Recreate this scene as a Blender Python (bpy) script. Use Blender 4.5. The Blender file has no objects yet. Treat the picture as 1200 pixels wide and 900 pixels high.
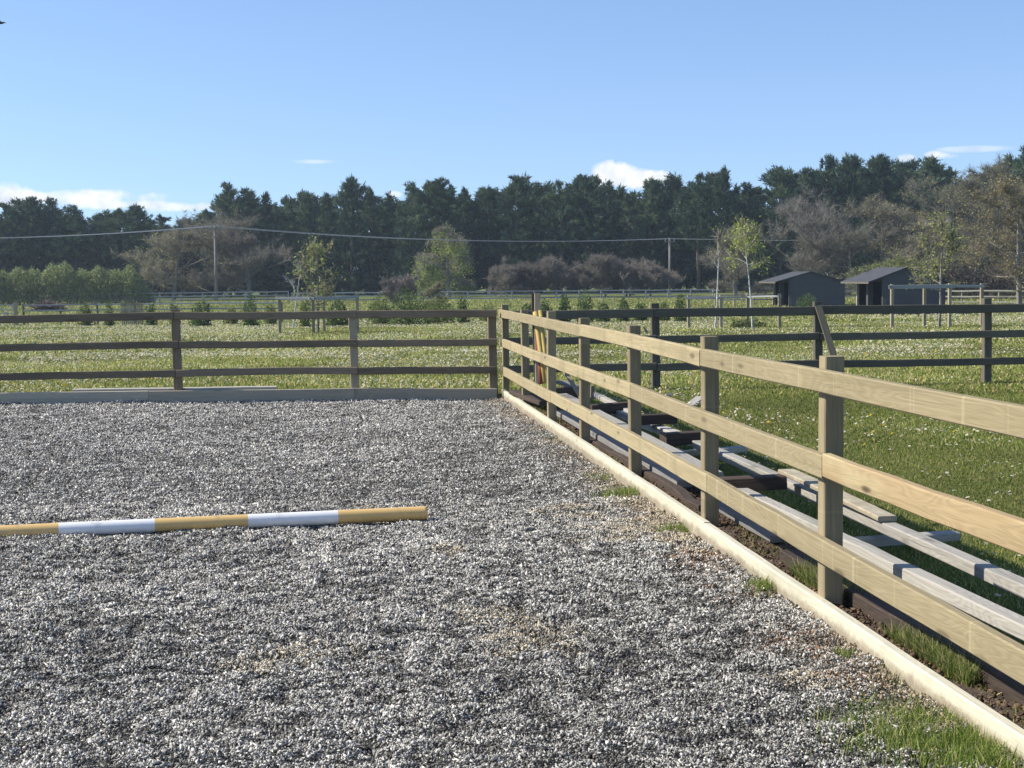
import bpy, math, random
import numpy as np
from mathutils import Matrix, Vector

# ------------------------------------------------------------------ camera, light, exposure
sc = bpy.context.scene
COL = sc.collection
W_, H_ = 1200.0, 900.0
FPX, EYE = 1800.0, 1.55
PITCH, ROLL = math.radians(4.04), math.radians(-0.6)
SUN_EL, SUN_AZ = math.radians(39), math.radians(-86)      # azimuth from +Y towards +X
camd = bpy.data.cameras.new('camera')
camd.sensor_width = 36.0
camd.lens = FPX / W_ * 36.0
camd.clip_start, camd.clip_end = 0.1, 5000
cam = bpy.data.objects.new('camera', camd)
COL.objects.link(cam)
RM = Matrix.Rotation(math.pi / 2 - PITCH, 4, 'X') @ Matrix.Rotation(ROLL, 4, 'Z')
cam.matrix_world = Matrix.Translation((0, 0, EYE)) @ RM
sc.camera = cam

SKY_STRENGTH, SUN_STRENGTH, EXPOSURE, HAZE = 0.105, 4.6, 0.62, 0.00038
world = bpy.data.worlds.new('World')
sc.world = world
world.use_nodes = True
def build_world():
    nt = world.node_tree
    N, L = nt.nodes, nt.links
    N.clear()
    out = N.new('ShaderNodeOutputWorld'); bg = N.new('ShaderNodeBackground')
    sky = N.new('ShaderNodeTexSky')
    sky.sky_type = 'NISHITA'; sky.sun_disc = False
    sky.sun_elevation = SUN_EL; sky.sun_rotation = SUN_AZ
    sky.altitude = 50; sky.air_density = 1.0; sky.dust_density = 0.1; sky.ozone_density = 1.6
    bg.inputs['Strength'].default_value = SKY_STRENGTH
    tc = N.new('ShaderNodeTexCoord'); sep = N.new('ShaderNodeSeparateXYZ')
    L.new(tc.outputs['Generated'], sep.inputs[0])
    def m(op, a, b=None, c=None, clamp=False):
        n = N.new('ShaderNodeMath'); n.operation = op; n.use_clamp = clamp
        for i, v in enumerate((a, b, c)):
            if v is None: continue
            if isinstance(v, (int, float)): n.inputs[i].default_value = v
            else: L.new(v, n.inputs[i])
        return n.outputs[0]
    az = m('ARCTAN2', sep.outputs['X'], sep.outputs['Y'])
    el = m('ARCSINE', sep.outputs['Z'])
    nz = N.new('ShaderNodeTexNoise'); nz.inputs['Scale'].default_value = 42; nz.inputs['Detail'].default_value = 6
    nz.inputs['Roughness'].default_value = 0.58
    L.new(tc.outputs['Generated'], nz.inputs['Vector'])
    st = N.new('ShaderNodeMapping'); st.inputs['Scale'].default_value = (14, 14, 90)
    L.new(tc.outputs['Generated'], st.inputs['Vector'])
    nw = N.new('ShaderNodeTexNoise'); nw.inputs['Scale'].default_value = 1; nw.inputs['Detail'].default_value = 5
    L.new(st.outputs[0], nw.inputs['Vector'])
    total = None
    # clouds low over the horizon: (azimuth, elevation, half width, half height, strength, streaky)
    def px(x, y): return math.atan((x - 600) / FPX), math.atan((323 - 0.0105 * (x - 600) - y) / FPX)
    clouds = [(50, 237, 130, 10, 1.0, 0), (150, 243, 60, 6, .9, 0), (215, 245, 40, 6, .8, 0), (-120, 233, 150, 13, 1, 0), (722, 207, 25, 15, 1.25, 0), (756, 212, 32, 11, 1.15, 0), (700, 214, 18, 9, 1, 0),
              (1103, 189, 22, 6, 1.0, 0), (1062, 191, 12, 5, .8, 0), (372, 192, 26, 3, .38, 1),(465, 229, 9, 4, .6, 0),
              (1110, 5, 90, 9, .25, 1), (1330, 205, 120, 16, .9, 0), (1140, 183, 40, 4, .4, 1)]
    for (x, y, hw, hh, s, stk) in clouds:
        a, e = px(x, y)
        da = m('MULTIPLY', m('SUBTRACT', az, a), FPX / hw)
        de = m('MULTIPLY', m('SUBTRACT', el, e), FPX / hh)
        r2 = m('ADD', m('MULTIPLY', da, da), m('MULTIPLY', de, de))
        fall = m('SUBTRACT', 1.15, r2)
        noise = nw.outputs['Fac'] if stk else nz.outputs['Fac']
        v = m('MULTIPLY_ADD', m('SUBTRACT', noise, 0.5), 4.2, fall)
        v = m('MULTIPLY', v, 1.1, clamp=True)
        v = m('MULTIPLY', v, s, clamp=True)
        total = v if total is None else m('MAXIMUM', total, v)
    n2 = N.new('ShaderNodeTexNoise'); n2.inputs['Scale'].default_value = 70; n2.inputs['Detail'].default_value = 4
    L.new(tc.outputs['Generated'], n2.inputs['Vector'])
    cr = N.new('ShaderNodeValToRGB')
    cr.color_ramp.elements[0].position = .35; cr.color_ramp.elements[0].color = (4.6, 5.1, 5.8, 1)
    cr.color_ramp.elements[1].position = .6; cr.color_ramp.elements[1].color = (6.9, 7.0, 7.1, 1)
    L.new(n2.outputs['Fac'], cr.inputs[0])
    mix = N.new('ShaderNodeMix'); mix.data_type = 'RGBA'
    L.new(total, mix.inputs[0])
    lift = N.new('ShaderNodeVectorMath'); lift.operation = 'ADD'; lift.inputs[1].default_value = (0, 0, .085)
    nrm = N.new('ShaderNodeVectorMath'); nrm.operation = 'NORMALIZE'
    L.new(tc.outputs['Generated'], lift.inputs[0]); L.new(lift.outputs[0], nrm.inputs[0]); L.new(nrm.outputs[0], sky.inputs['Vector'])
    tn = N.new('ShaderNodeMix'); tn.data_type = 'RGBA'; tn.blend_type = 'MULTIPLY'; tn.inputs[0].default_value = 1
    L.new(sky.outputs[0], tn.inputs[6]); tn.inputs[7].default_value = (.98, 1.03, 1.17, 1)
    L.new(tn.outputs[2], mix.inputs[6]); L.new(cr.outputs[0], mix.inputs[7])
    L.new(mix.outputs[2], bg.inputs['Color']); L.new(bg.outputs[0], out.inputs[0])
build_world()

sund = bpy.data.lights.new('sun', 'SUN')
sund.energy = SUN_STRENGTH; sund.angle = math.radians(0.53); sund.color = (1.0, 0.94, 0.84)
sun = bpy.data.objects.new('sun', sund)
COL.objects.link(sun)
SUND = Vector((math.sin(SUN_AZ) * math.cos(SUN_EL), math.cos(SUN_AZ) * math.cos(SUN_EL), math.sin(SUN_EL)))
sun.rotation_euler = SUND.to_track_quat('Z', 'Y').to_euler()
sun.location = (-20, 20, 30)
sc.view_settings.view_transform = 'Standard'; sc.view_settings.look = 'None'
sc.view_settings.exposure = EXPOSURE; sc.view_settings.gamma = 1
sc.view_settings.use_curve_mapping = False
sc.render.engine = 'CYCLES'
sc.cycles.use_denoising = True
sc.cycles.volume_bounces = 0
sc.cycles.max_bounces = 6; sc.cycles.diffuse_bounces = 3; sc.cycles.glossy_bounces = 2; sc.cycles.transmission_bounces = 3
sc.cycles.use_adaptive_sampling = False

# ------------------------------------------------------------------ measuring helpers
RMn = np.array(RM.to_3x3())
CAMP = np.array([0, 0, EYE])
def ray(x, y): return RMn @ np.array([(x - 600) / FPX, -(y - 450) / FPX, -1.0])
def gp(x, y, z=0.0):
    d = ray(x, y); return CAMP + d * ((z - EYE) / d[2])
def at(x, y, Y):
    d = ray(x, y); return CAMP + d * (Y / d[1])
def proj_px(P):
    q = (P - CAMP) @ RMn
    return 600 + FPX * q[:, 0] / -q[:, 2], 450 - FPX * q[:, 1] / -q[:, 2], -q[:, 2]
CORNER = np.array([-0.1347, 19.918, 0.0])            # the corner of the riding arena
U1 = np.array([-0.115965, 0.993253, 0.0])            # along the new fence, away from the camera
U2 = np.array([0.993253, 0.115965, 0.0])             # along the old fence, to the right
def ST(s, t, z=0.0): return CORNER - U1 * s + U2 * t + np.array([0, 0, z])
def st_of(P):
    d = P - CORNER
    return -(d @ U1), d @ U2
def fieldz(y):
    return np.interp(y, [0, 21, 50, 86, 110, 135, 400], [.0, .02, -.25, -.92, -.85, -.55, -.5])
def gravelz(s, t):
    base = -0.06 + 0.06 * np.clip((-t - 0.3) / 5, 0, 1)
    return base + .008 * np.sin(s * 1.7 + t * .6) * np.sin(t * 1.3) + .006 * np.sin(s * 4.1 + 1.3) * np.sin(t * 3.7 + s) + .004 * np.sin(s * 8.3 + t * 5)
def ground_at(px, Y):
    """a point of the field under image column px at depth Y"""
    x = at(px, 340, Y)[0]
    return np.array([x, Y, float(fieldz(Y))])
def rng(seed): return np.random.default_rng(seed)

# ------------------------------------------------------------------ object helpers
def tag(o, label=None, cat=None, group=None, kind=None):
    if label: o['label'] = label
    if cat: o['category'] = cat
    if group: o['group'] = group
    if kind: o['kind'] = kind
    return o
def empty(name, loc=(0, 0, 0), rz=0.0):
    o = bpy.data.objects.new(name, None); COL.objects.link(o)
    o.location = tuple(float(v) for v in loc); o.rotation_euler = (0, 0, rz); o.empty_display_size = .2
    return o
def link(name, me, mat=None, parent=None):
    o = bpy.data.objects.new(name, me); COL.objects.link(o)
    if mat is not None and not me.materials: me.materials.append(mat)
    if parent is not None: o.parent = parent
    return o
def tri_mesh(name, V, T, col=None):
    me = bpy.data.meshes.new(name)
    V = np.ascontiguousarray(V, dtype=np.float32); T = np.ascontiguousarray(T, dtype=np.int32)
    me.vertices.add(len(V)); me.vertices.foreach_set('co', V.ravel())
    n = T.shape[1]
    me.loops.add(T.size); me.loops.foreach_set('vertex_index', T.ravel())
    me.polygons.add(len(T))
    me.polygons.foreach_set('loop_start', np.arange(0, T.size, n, dtype=np.int32))
    me.polygons.foreach_set('loop_total', np.full(len(T), n, dtype=np.int32))
    if col is not None:
        a = me.color_attributes.new('tint', 'FLOAT_COLOR', 'POINT')
        c = np.ones((len(V), 4), np.float32); c[:, :3] = col
        a.data.foreach_set('color', c.ravel())
    me.update(calc_edges=True)
    return me
class MB:
    """collects shapes into one mesh"""
    def __init__(self): self.v = []; self.f = []
    def add(self, vs, fs):
        b = len(self.v); self.v += [tuple(float(c) for c in v) for v in vs]
        self.f += [tuple(i + b for i in f) for f in fs]
    def box(self, lo, hi, M=None):
        x0, y0, z0 = lo; x1, y1, z1 = hi
        vs = [(x0, y0, z0), (x1, y0, z0), (x1, y1, z0), (x0, y1, z0), (x0, y0, z1), (x1, y0, z1), (x1, y1, z1), (x0, y1, z1)]
        if M is not None: vs = [tuple(M @ Vector(v)) for v in vs]
        self.add(vs, [(3, 2, 1, 0), (4, 5, 6, 7), (0, 1, 5, 4), (1, 2, 6, 5), (2, 3, 7, 6), (3, 0, 4, 7)])
    def tube(self, pts, rad, n=8, cap=True):
        pts = [Vector([float(c) for c in p]) for p in pts]
        if not hasattr(rad, '__len__'): rad = [rad] * len(pts)
        vs = []
        for i, p in enumerate(pts):
            d = (pts[min(i + 1, len(pts) - 1)] - pts[max(i - 1, 0)]).normalized()
            a = d.cross(Vector((0, 0, 1)) if abs(d.z) < .9 else Vector((1, 0, 0))).normalized(); b = d.cross(a)
            for k in range(n):
                t = 2 * math.pi * k / n
                vs.append(p + (a * math.cos(t) + b * math.sin(t)) * rad[i])
        fs = [(i * n + k, i * n + (k + 1) % n, (i + 1) * n + (k + 1) % n, (i + 1) * n + k) for i in range(len(pts) - 1) for k in range(n)]
        if cap: fs += [tuple(range(n - 1, -1, -1)), tuple(range((len(pts) - 1) * n, len(pts) * n))]
        self.add(vs, fs)
    def build(self, name, mat, parent=None, smooth=False):
        me = bpy.data.meshes.new(name); me.from_pydata(self.v, [], self.f); me.update()
        if smooth: me.polygons.foreach_set('use_smooth', [True] * len(me.polygons))
        return link(name, me, mat, parent)

# ------------------------------------------------------------------ materials
def newmat(name):
    m = bpy.data.materials.new(name); m.use_nodes = True
    nt = m.node_tree; nt.nodes.clear()
    out = nt.nodes.new('ShaderNodeOutputMaterial')
    return m, nt, out
def nd(nt, t, **kw):
    n = nt.nodes.new(t)
    for k, v in kw.items():
        if k in n.inputs: n.inputs[k].default_value = v
        else: setattr(n, k, v)
    return n
def ramp(nt, fac, stops):
    r = nt.nodes.new('ShaderNodeValToRGB')
    el = r.color_ramp.elements
    while len(el) < len(stops): el.new(.5)
    for e, (p, c) in zip(el, stops): e.position = p; e.color = (*c, 1)
    nt.links.new(fac, r.inputs[0]); return r.outputs[0]
def mixc(nt, fac, a, b, mode='MIX'):
    n = nt.nodes.new('ShaderNodeMix'); n.data_type = 'RGBA'; n.blend_type = mode
    for i, v in ((0, fac), (6, a), (7, b)):
        if isinstance(v, (int, float)): n.inputs[i].default_value = v
        elif isinstance(v, tuple): n.inputs[i].default_value = (*v, 1)
        else: nt.links.new(v, n.inputs[i])
    return n.outputs[2]
def mth(nt, op, a, b=0.0, c=0.0, clamp=False):
    n = nt.nodes.new('ShaderNodeMath'); n.operation = op; n.use_clamp = clamp
    for i, v in enumerate((a, b, c)):
        if isinstance(v, (int, float)): n.inputs[i].default_value = v
        else: nt.links.new(v, n.inputs[i])
    return n.outputs[0]

def wood(name, light, mid, dark, grain=1.0, knots=.6, saw=.0, stain=.35, stain_col=None, rough=.8, bump=.35, dirt=-2):
    """timber whose grain runs along the local X axis of each board"""
    m, nt, out = newmat(name); L = nt.links
    tc = nd(nt, 'ShaderNodeTexCoord'); oi = nd(nt, 'ShaderNodeObjectInfo')
    off = nd(nt, 'ShaderNodeVectorMath', operation='ADD')
    sc3 = nd(nt, 'ShaderNodeCombineXYZ')
    for i, k in enumerate((37.0, 13.0, 21.0)): L.new(mth(nt, 'MULTIPLY', oi.outputs['Random'], k), sc3.inputs[i])
    L.new(tc.outputs['Object'], off.inputs[0]); L.new(sc3.outputs[0], off.inputs[1])
    v = off.outputs[0]
    def noise(scale, s=1.0, detail=4, rough_=.55, dist=0.0):
        mp = nd(nt, 'ShaderNodeMapping'); mp.inputs['Scale'].default_value = scale; L.new(v, mp.inputs[0])
        n = nd(nt, 'ShaderNodeTexNoise', Scale=s, Detail=detail, Roughness=rough_, Distortion=dist); L.new(mp.outputs[0], n.inputs['Vector'])
        return n.outputs['Fac']
    # growth rings: contours of a slow field, cut along the board
    field = noise((.55, 5.5, 5.5), 1.0, 2, .5, .4)
    rings = mth(nt, 'SINE', mth(nt, 'MULTIPLY', field, 125 * grain))
    rings = mth(nt, 'MULTIPLY_ADD', rings, .5, .5)
    streak = noise((1.3, 95, 95), 1.0, 6, .7)
    fine = noise((6, 260, 260), 1.0, 3, .6)
    f = mth(nt, 'ADD', mth(nt, 'MULTIPLY', rings, .2), mth(nt, 'ADD', mth(nt, 'MULTIPLY', streak, .66), mth(nt, 'MULTIPLY', fine, .32)))
    c = ramp(nt, f, [(.28, dark), (.52, mid), (.82, light)])
    c = mixc(nt, mth(nt, 'MULTIPLY', mth(nt, 'POWER', rings, 5.0), .42), c, dark)
    # slow blotches along the board, some whole boards paler
    bl = noise((.9, 3, 3), 1.0, 4, .6)
    sc_ = stain_col or tuple(x * .55 for x in mid)
    c = mixc(nt, mth(nt, 'MULTIPLY', ramp_f(nt, bl, .5, .72), stain), c, sc_)
    ws = noise((.5, 16, 16), 1.0, 6, .68)
    c = mixc(nt, mth(nt, 'MULTIPLY', ramp_f(nt, ws, .50, .68), .45), c, tuple(x * .62 for x in mid))
    if dirt > -1:
        sz = nd(nt, 'ShaderNodeSeparateXYZ'); L.new(tc.outputs['Object'], sz.inputs[0])
        dz = mth(nt, 'ADD', sz.outputs[2], mth(nt, 'MULTIPLY', noise((9, 9, 14), 1.0, 5, .7), -.085))
        c = mixc(nt, mth(nt, 'MULTIPLY', ramp_f(nt, dz, dirt - .012, dirt - .06), .75), c, (.20, .155, .10))
    hv = mth(nt, 'MULTIPLY_ADD', oi.outputs['Random'], .38, .81)
    hs = nd(nt, 'ShaderNodeHueSaturation'); L.new(hv, hs.inputs['Value']); L.new(c, hs.inputs['Color']); c = hs.outputs[0]
    # knots
    if knots > 0:
        mp = nd(nt, 'ShaderNodeMapping'); mp.inputs['Scale'].default_value = (1.7, 7, 7); L.new(v, mp.inputs[0])
        vo = nd(nt, 'ShaderNodeTexVoronoi', Scale=1.0, Randomness=1.0); L.new(mp.outputs[0], vo.inputs['Vector'])
        kn = ramp_f(nt, vo.outputs['Distance'], .16, .07)
        c = mixc(nt, mth(nt, 'MULTIPLY', kn, knots), c, tuple(x * .35 for x in dark))
    if saw > 0:   # faint saw marks across the board
        sx = nd(nt, 'ShaderNodeSeparateXYZ'); L.new(v, sx.inputs[0])
        n1 = nd(nt, 'ShaderNodeTexNoise', noise_dimensions='1D', Scale=3.2, Detail=1.0); L.new(sx.outputs[0], n1.inputs['W'])
        n3 = nd(nt, 'ShaderNodeTexNoise', noise_dimensions='1D', Scale=5.0, Detail=3.0, Roughness=.8); L.new(sx.outputs[0], n3.inputs['W'])
        c = mixc(nt, mth(nt, 'MULTIPLY', ramp_f(nt, n3.outputs['Fac'], .63, .68), saw * 1.2), c, light)
        c = mixc(nt, mth(nt, 'MULTIPLY', ramp_f(nt, n1.outputs['Fac'], .58, .66), saw), c, tuple(x * .8 for x in mid))
    b = nd(nt, 'ShaderNodeBsdfPrincipled', Roughness=rough); b.inputs['Specular IOR Level'].default_value = .25
    L.new(c, b.inputs['Base Color'])
    bp = nd(nt, 'ShaderNodeBump', Strength=bump, Distance=.006); L.new(f, bp.inputs['Height']); L.new(bp.outputs[0], b.inputs['Normal'])
    L.new(b.outputs[0], out.inputs[0])
    return m
def ramp_f(nt, fac, a, b):
    n = nt.nodes.new('ShaderNodeMapRange'); n.interpolation_type = 'SMOOTHSTEP'
    lo, hi = (a, b) if a < b else (b, a)
    n.inputs['From Min'].default_value = lo; n.inputs['From Max'].default_value = hi
    n.inputs['To Min'].default_value = 0 if a < b else 1; n.inputs['To Max'].default_value = 1 if a < b else 0
    nt.links.new(fac, n.inputs['Value']); return n.outputs[0]
def plain(name, col, rough=.8, var=.25, scale=8.0, bump=.0, metal=0.0):
    m, nt, out = newmat(name); L = nt.links
    tc = nd(nt, 'ShaderNodeTexCoord')
    n = nd(nt, 'ShaderNodeTexNoise', Scale=scale, Detail=6, Roughness=.6); L.new(tc.outputs['Object'], n.inputs['Vector'])
    c = ramp(nt, n.outputs['Fac'], [(.3, tuple(x * (1 - var) for x in col)), (.7, tuple(min(1, x * (1 + var)) for x in col))])
    b = nd(nt, 'ShaderNodeBsdfPrincipled', Roughness=rough, Metallic=metal); b.inputs['Specular IOR Level'].default_value = .3
    L.new(c, b.inputs['Base Color'])
    if bump:
        bp = nd(nt, 'ShaderNodeBump', Strength=bump, Distance=.02); L.new(n.outputs['Fac'], bp.inputs['Height']); L.new(bp.outputs[0], b.inputs['Normal'])
    L.new(b.outputs[0], out.inputs[0]); return m
def leafy(name, trans=.3, tint=(1, 1, 1), rough=.6):
    """leaves and blades: base colour comes from each leaf's own tint"""
    m, nt, out = newmat(name); L = nt.links
    a = nd(nt, 'ShaderNodeAttribute', attribute_name='tint')
    oi = nd(nt, 'ShaderNodeObjectInfo')
    hs = nd(nt, 'ShaderNodeHueSaturation'); L.new(mth(nt, 'MULTIPLY_ADD', oi.outputs['Random'], .5, .75), hs.inputs['Value'])
    L.new(mth(nt, 'MULTIPLY_ADD', oi.outputs['Random'], -.04, .52), hs.inputs['Hue'])
    L.new(mixc(nt, 1.0, a.outputs['Color'], tint, 'MULTIPLY'), hs.inputs['Color'])
    d = nd(nt, 'ShaderNodeBsdfDiffuse'); t = nd(nt, 'ShaderNodeBsdfTranslucent')
    L.new(hs.outputs[0], d.inputs[0]); L.new(hs.outputs[0], t.inputs[0])
    mx = nd(nt, 'ShaderNodeMixShader'); mx.inputs[0].default_value = trans
    L.new(d.outputs[0], mx.inputs[1]); L.new(t.outputs[0], mx.inputs[2]); L.new(mx.outputs[0], out.inputs[0])
    return m
def tinted(name, rough=.85, spec=.2):
    m, nt, out = newmat(name)
    a = nd(nt, 'ShaderNodeAttribute', attribute_name='tint')
    b = nd(nt, 'ShaderNodeBsdfPrincipled', Roughness=rough); b.inputs['Specular IOR Level'].default_value = spec
    nt.links.new(a.outputs['Color'], b.inputs['Base Color']); nt.links.new(b.outputs[0], out.inputs[0]); return m

M_NEW = wood('treated_softwood', (.425, .355, .21), (.33, .268, .148), (.20, .15, .08), saw=.35, stain=.3)
M_POST = wood('treated_post_softwood', (.38, .31, .185), (.285, .228, .132), (.18, .135, .075), saw=.3, stain=.5)
M_KICK = wood('pale_sawn_softwood', (.61, .57, .44), (.545, .50, .365), (.43, .38, .255), saw=.3, stain=.15, knots=.35, stain_col=(.5, .4, .2), dirt=.02)
M_ORANGE = wood('orange_softwood', (.385, .29, .16), (.305, .222, .115), (.19, .128, .063), stain=.65, stain_col=(.40, .35, .2), knots=.9)
M_OLD = wood('weathered_brown_timber', (.30, .235, .155), (.20, .155, .10), (.10, .075, .048), stain=.5, knots=.3)
M_OLDPOST = wood('weathered_grey_timber', (.42, .36, .255), (.32, .27, .185), (.19, .155, .10), stain=.4)
M_DARK = wood('dark_stained_timber', (.20, .175, .13), (.13, .115, .085), (.066, .058, .043), stain=.4, knots=.2)
M_GREY = wood('bleached_grey_timber', (.50, .47, .41), (.385, .36, .31), (.21, .19, .155), stain=.45, knots=.5, stain_col=(.2, .2, .14), bump=.7)
M_ROT = wood('rotten_dark_timber', (.12, .085, .06), (.065, .047, .035), (.025, .018, .014), stain=.5, bump=.9, knots=0)
M_OLDKICK = wood('weathered_kickboard', (.52, .46, .34), (.43, .375, .27), (.28, .24, .165), stain=.35)
M_BLUEGREY = wood('blue_grey_board', (.27, .255, .23), (.19, .18, .165), (.10, .09, .08), stain=.4)
M_PALEGREY = wood('silvered_rail', (.42, .43, .43), (.33, .34, .34), (.2, .2, .2), stain=.2)
M_SHED = wood('dark_grey_cladding', (.115, .115, .112), (.08, .08, .079), (.042, .042, .042), stain=.4, knots=.1)
M_FELT = plain('roofing_felt', (.06, .062, .067), .9, .3, 3)
M_SHEDSHADE = plain('shelter_inside_shade', (.012, .012, .012), .9)  # near-black colour standing in for the shade inside the shelters
M_BARK = plain('tree_bark', (.22, .195, .165), .95, .4, 6, .5)
M_PINEBARK = plain('pine_bark', (.12, .085, .065), .95, .4, 3, .5)
M_BIRCH = plain('birch_bark', (.55, .53, .48), .8, .35, 9)
M_POLE = plain('grey_pole_wood', (.22, .2, .18), .85, .2, 4)
M_WIRE = plain('cable', (.35, .36, .38), .5, .1)
M_METAL = plain('galvanised_steel', (.42, .43, .44), .45, .15, 6, metal=.6)
M_NAIL = plain('rusty_nail', (.05, .04, .035), .6)
M_FEATHER = plain('black_feathers', (.02, .02, .025), .7, .3)
M_PINE = leafy('pine_needles', .22)
M_LEAF = leafy('leaves', .42)
M_TWIG = leafy('twigs', .0)
M_GRASS = leafy('grass_blades', .4)
M_PETAL = leafy('petals', .3)
M_CHIP = tinted('gravel_chips', .9, .15)
M_CLOD = tinted('soil_crumbs', .95, .1)

def m_ground():
    m, nt, out = newmat('meadow_turf'); L = nt.links
    tc = nd(nt, 'ShaderNodeTexCoord')
    def no(s, d=5, r=.6):
        n = nd(nt, 'ShaderNodeTexNoise', Scale=s, Detail=d, Roughness=r); L.new(tc.outputs['Object'], n.inputs['Vector']); return n.outputs['Fac']
    c = ramp(nt, no(.35), [(.3, (.10, .13, .034)), (.5, (.14, .16, .046)), (.72, (.20, .19, .07))])
    c = mixc(nt, ramp_f(nt, no(14, 4), .5, .72), c, (.06, .085, .02))
    c = mixc(nt, mth(nt, 'MULTIPLY', ramp_f(nt, no(2.3, 6), .55, .75), .5), c, (.24, .22, .09))
    b = nd(nt, 'ShaderNodeBsdfPrincipled', Roughness=.95); b.inputs['Specular IOR Level'].default_value = .1
    L.new(c, b.inputs['Base Color'])
    bp = nd(nt, 'ShaderNodeBump', Strength=.8, Distance=.04); L.new(no(30, 6), bp.inputs['Height']); L.new(bp.outputs[0], b.inputs['Normal'])
    L.new(b.outputs[0], out.inputs[0]); return m
def m_arena():
    m, nt, out = newmat('arena_base'); L = nt.links
    tc = nd(nt, 'ShaderNodeTexCoord')
    n = nd(nt, 'ShaderNodeTexNoise', Scale=60, Detail=8, Roughness=.7); L.new(tc.outputs['Object'], n.inputs['Vector'])
    c = ramp(nt, n.outputs['Fac'], [(.35, (.05, .047, .042)), (.6, (.24, .23, .205))])
    b = nd(nt, 'ShaderNodeBsdfPrincipled', Roughness=.95); L.new(c, b.inputs['Base Color'])
    bp = nd(nt, 'ShaderNodeBump', Strength=1, Distance=.02); L.new(n.outputs['Fac'], bp.inputs['Height']); L.new(bp.outputs[0], b.inputs['Normal'])
    L.new(b.outputs[0], out.inputs[0]); return m
def m_soil():
    m, nt, out = newmat('bare_soil'); L = nt.links
    tc = nd(nt, 'ShaderNodeTexCoord')
    n = nd(nt, 'ShaderNodeTexNoise', Scale=9, Detail=8, Roughness=.7); L.new(tc.outputs['Object'], n.inputs['Vector'])
    c = ramp(nt, n.outputs['Fac'], [(.3, (.045, .03, .02)), (.5, (.10, .068, .045)), (.7, (.17, .125, .085))])
    b = nd(nt, 'ShaderNodeBsdfPrincipled', Roughness=.95); L.new(c, b.inputs['Base Color'])
    bp = nd(nt, 'ShaderNodeBump', Strength=1, Distance=.05); L.new(n.outputs['Fac'], bp.inputs['Height']); L.new(bp.outputs[0], b.inputs['Normal'])
    L.new(b.outputs[0], out.inputs[0]); return m

# ------------------------------------------------------------------ the setting
def build_ground():
    s = np.unique(np.concatenate([np.linspace(-620, -130, 20), np.linspace(-130, -30, 41), np.linspace(-30, 25, 111), [-.03, .0, 25, 60, 160, 320]]))
    t = np.unique(np.concatenate([-np.geomspace(9, 420, 22), np.linspace(-9, 9, 73), [-.02, .02], np.geomspace(9, 420, 22)]))
    S, T = np.meshgrid(s, t, indexing='ij')
    P = CORNER - U1 * S[..., None] + U2 * T[..., None]
    z = fieldz(P[..., 1]) - .01
    z = z + .012 * np.sin(S * .9 + 1) * np.sin(T * 1.1) * (np.abs(S) < 100)
    z[(S > -.02) & (T < 0.01)] = -.22
    P[..., 2] = z
    n, k = S.shape
    idx = np.arange(n * k).reshape(n, k)
    F = np.stack([idx[:-1, :-1], idx[:-1, 1:], idx[1:, 1:], idx[1:, :-1]], -1).reshape(-1, 4)[:, ::-1]
    F = F[:, ::-1]
    o = link('ground', tri_mesh('ground', P.reshape(-1, 3), F), m_ground()); tag(o, kind='structure')
    s = np.linspace(0.0, 21, 211); t = np.linspace(-15, 0.0, 151)
    S, T = np.meshgrid(s, t, indexing='ij')
    P = CORNER - U1 * S[..., None] + U2 * T[..., None]
    P[..., 2] = gravelz(S, T) - .008
    n, k = S.shape; idx = np.arange(n * k).reshape(n, k)
    F = np.stack([idx[:-1, :-1], idx[:-1, 1:], idx[1:, 1:], idx[1:, :-1]], -1).reshape(-1, 4)
    o = link('arena_surface', tri_mesh('arena_surface', P.reshape(-1, 3), F), m_arena()); tag(o, kind='structure')
    # bare soil between the kickboard and the lumber
    r = rng(3)
    s = np.linspace(0.6, 16.5, 320); t = np.linspace(.05, .78, 18)
    S, T = np.meshgrid(s, t, indexing='ij')
    P = CORNER - U1 * S[..., None] + U2 * T[..., None]
    edge = np.clip((.78 - T) / .25, 0, 1)
    lump = sum(a * np.sin(S * f + p) * np.sin(T * f * 1.4 + q) for a, f, p, q in [(.012, 7, 0, 1), (.009, 13, 2, .4), (.006, 29, 1, 2), (.004, 53, 3, 1)])
    P[..., 2] = -.035 + edge * (.045 + lump + r.normal(0, .003, S.shape))
    n, k = S.shape; idx = np.arange(n * k).reshape(n, k)
    F = np.stack([idx[:-1, :-1], idx[:-1, 1:], idx[1:, 1:], idx[1:, :-1]], -1).reshape(-1, 4)
    o = link('soil_strip', tri_mesh('soil_strip', P.reshape(-1, 3), F), m_soil()); tag(o, kind='structure')
build_ground()

def vnoise(x, y, seed=0):
    """smooth value noise 0..1"""
    r = rng(seed); tab = r.random((64, 64))
    xi = np.floor(x).astype(int); yi = np.floor(y).astype(int); fx = x - xi; fy = y - yi
    fx = fx * fx * (3 - 2 * fx); fy = fy * fy * (3 - 2 * fy)
    g = lambda a, b: tab[a % 64, b % 64]
    return (g(xi, yi) * (1 - fx) + g(xi + 1, yi) * fx) * (1 - fy) + (g(xi, yi + 1) * (1 - fx) + g(xi + 1, yi + 1) * fx) * fy

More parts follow.
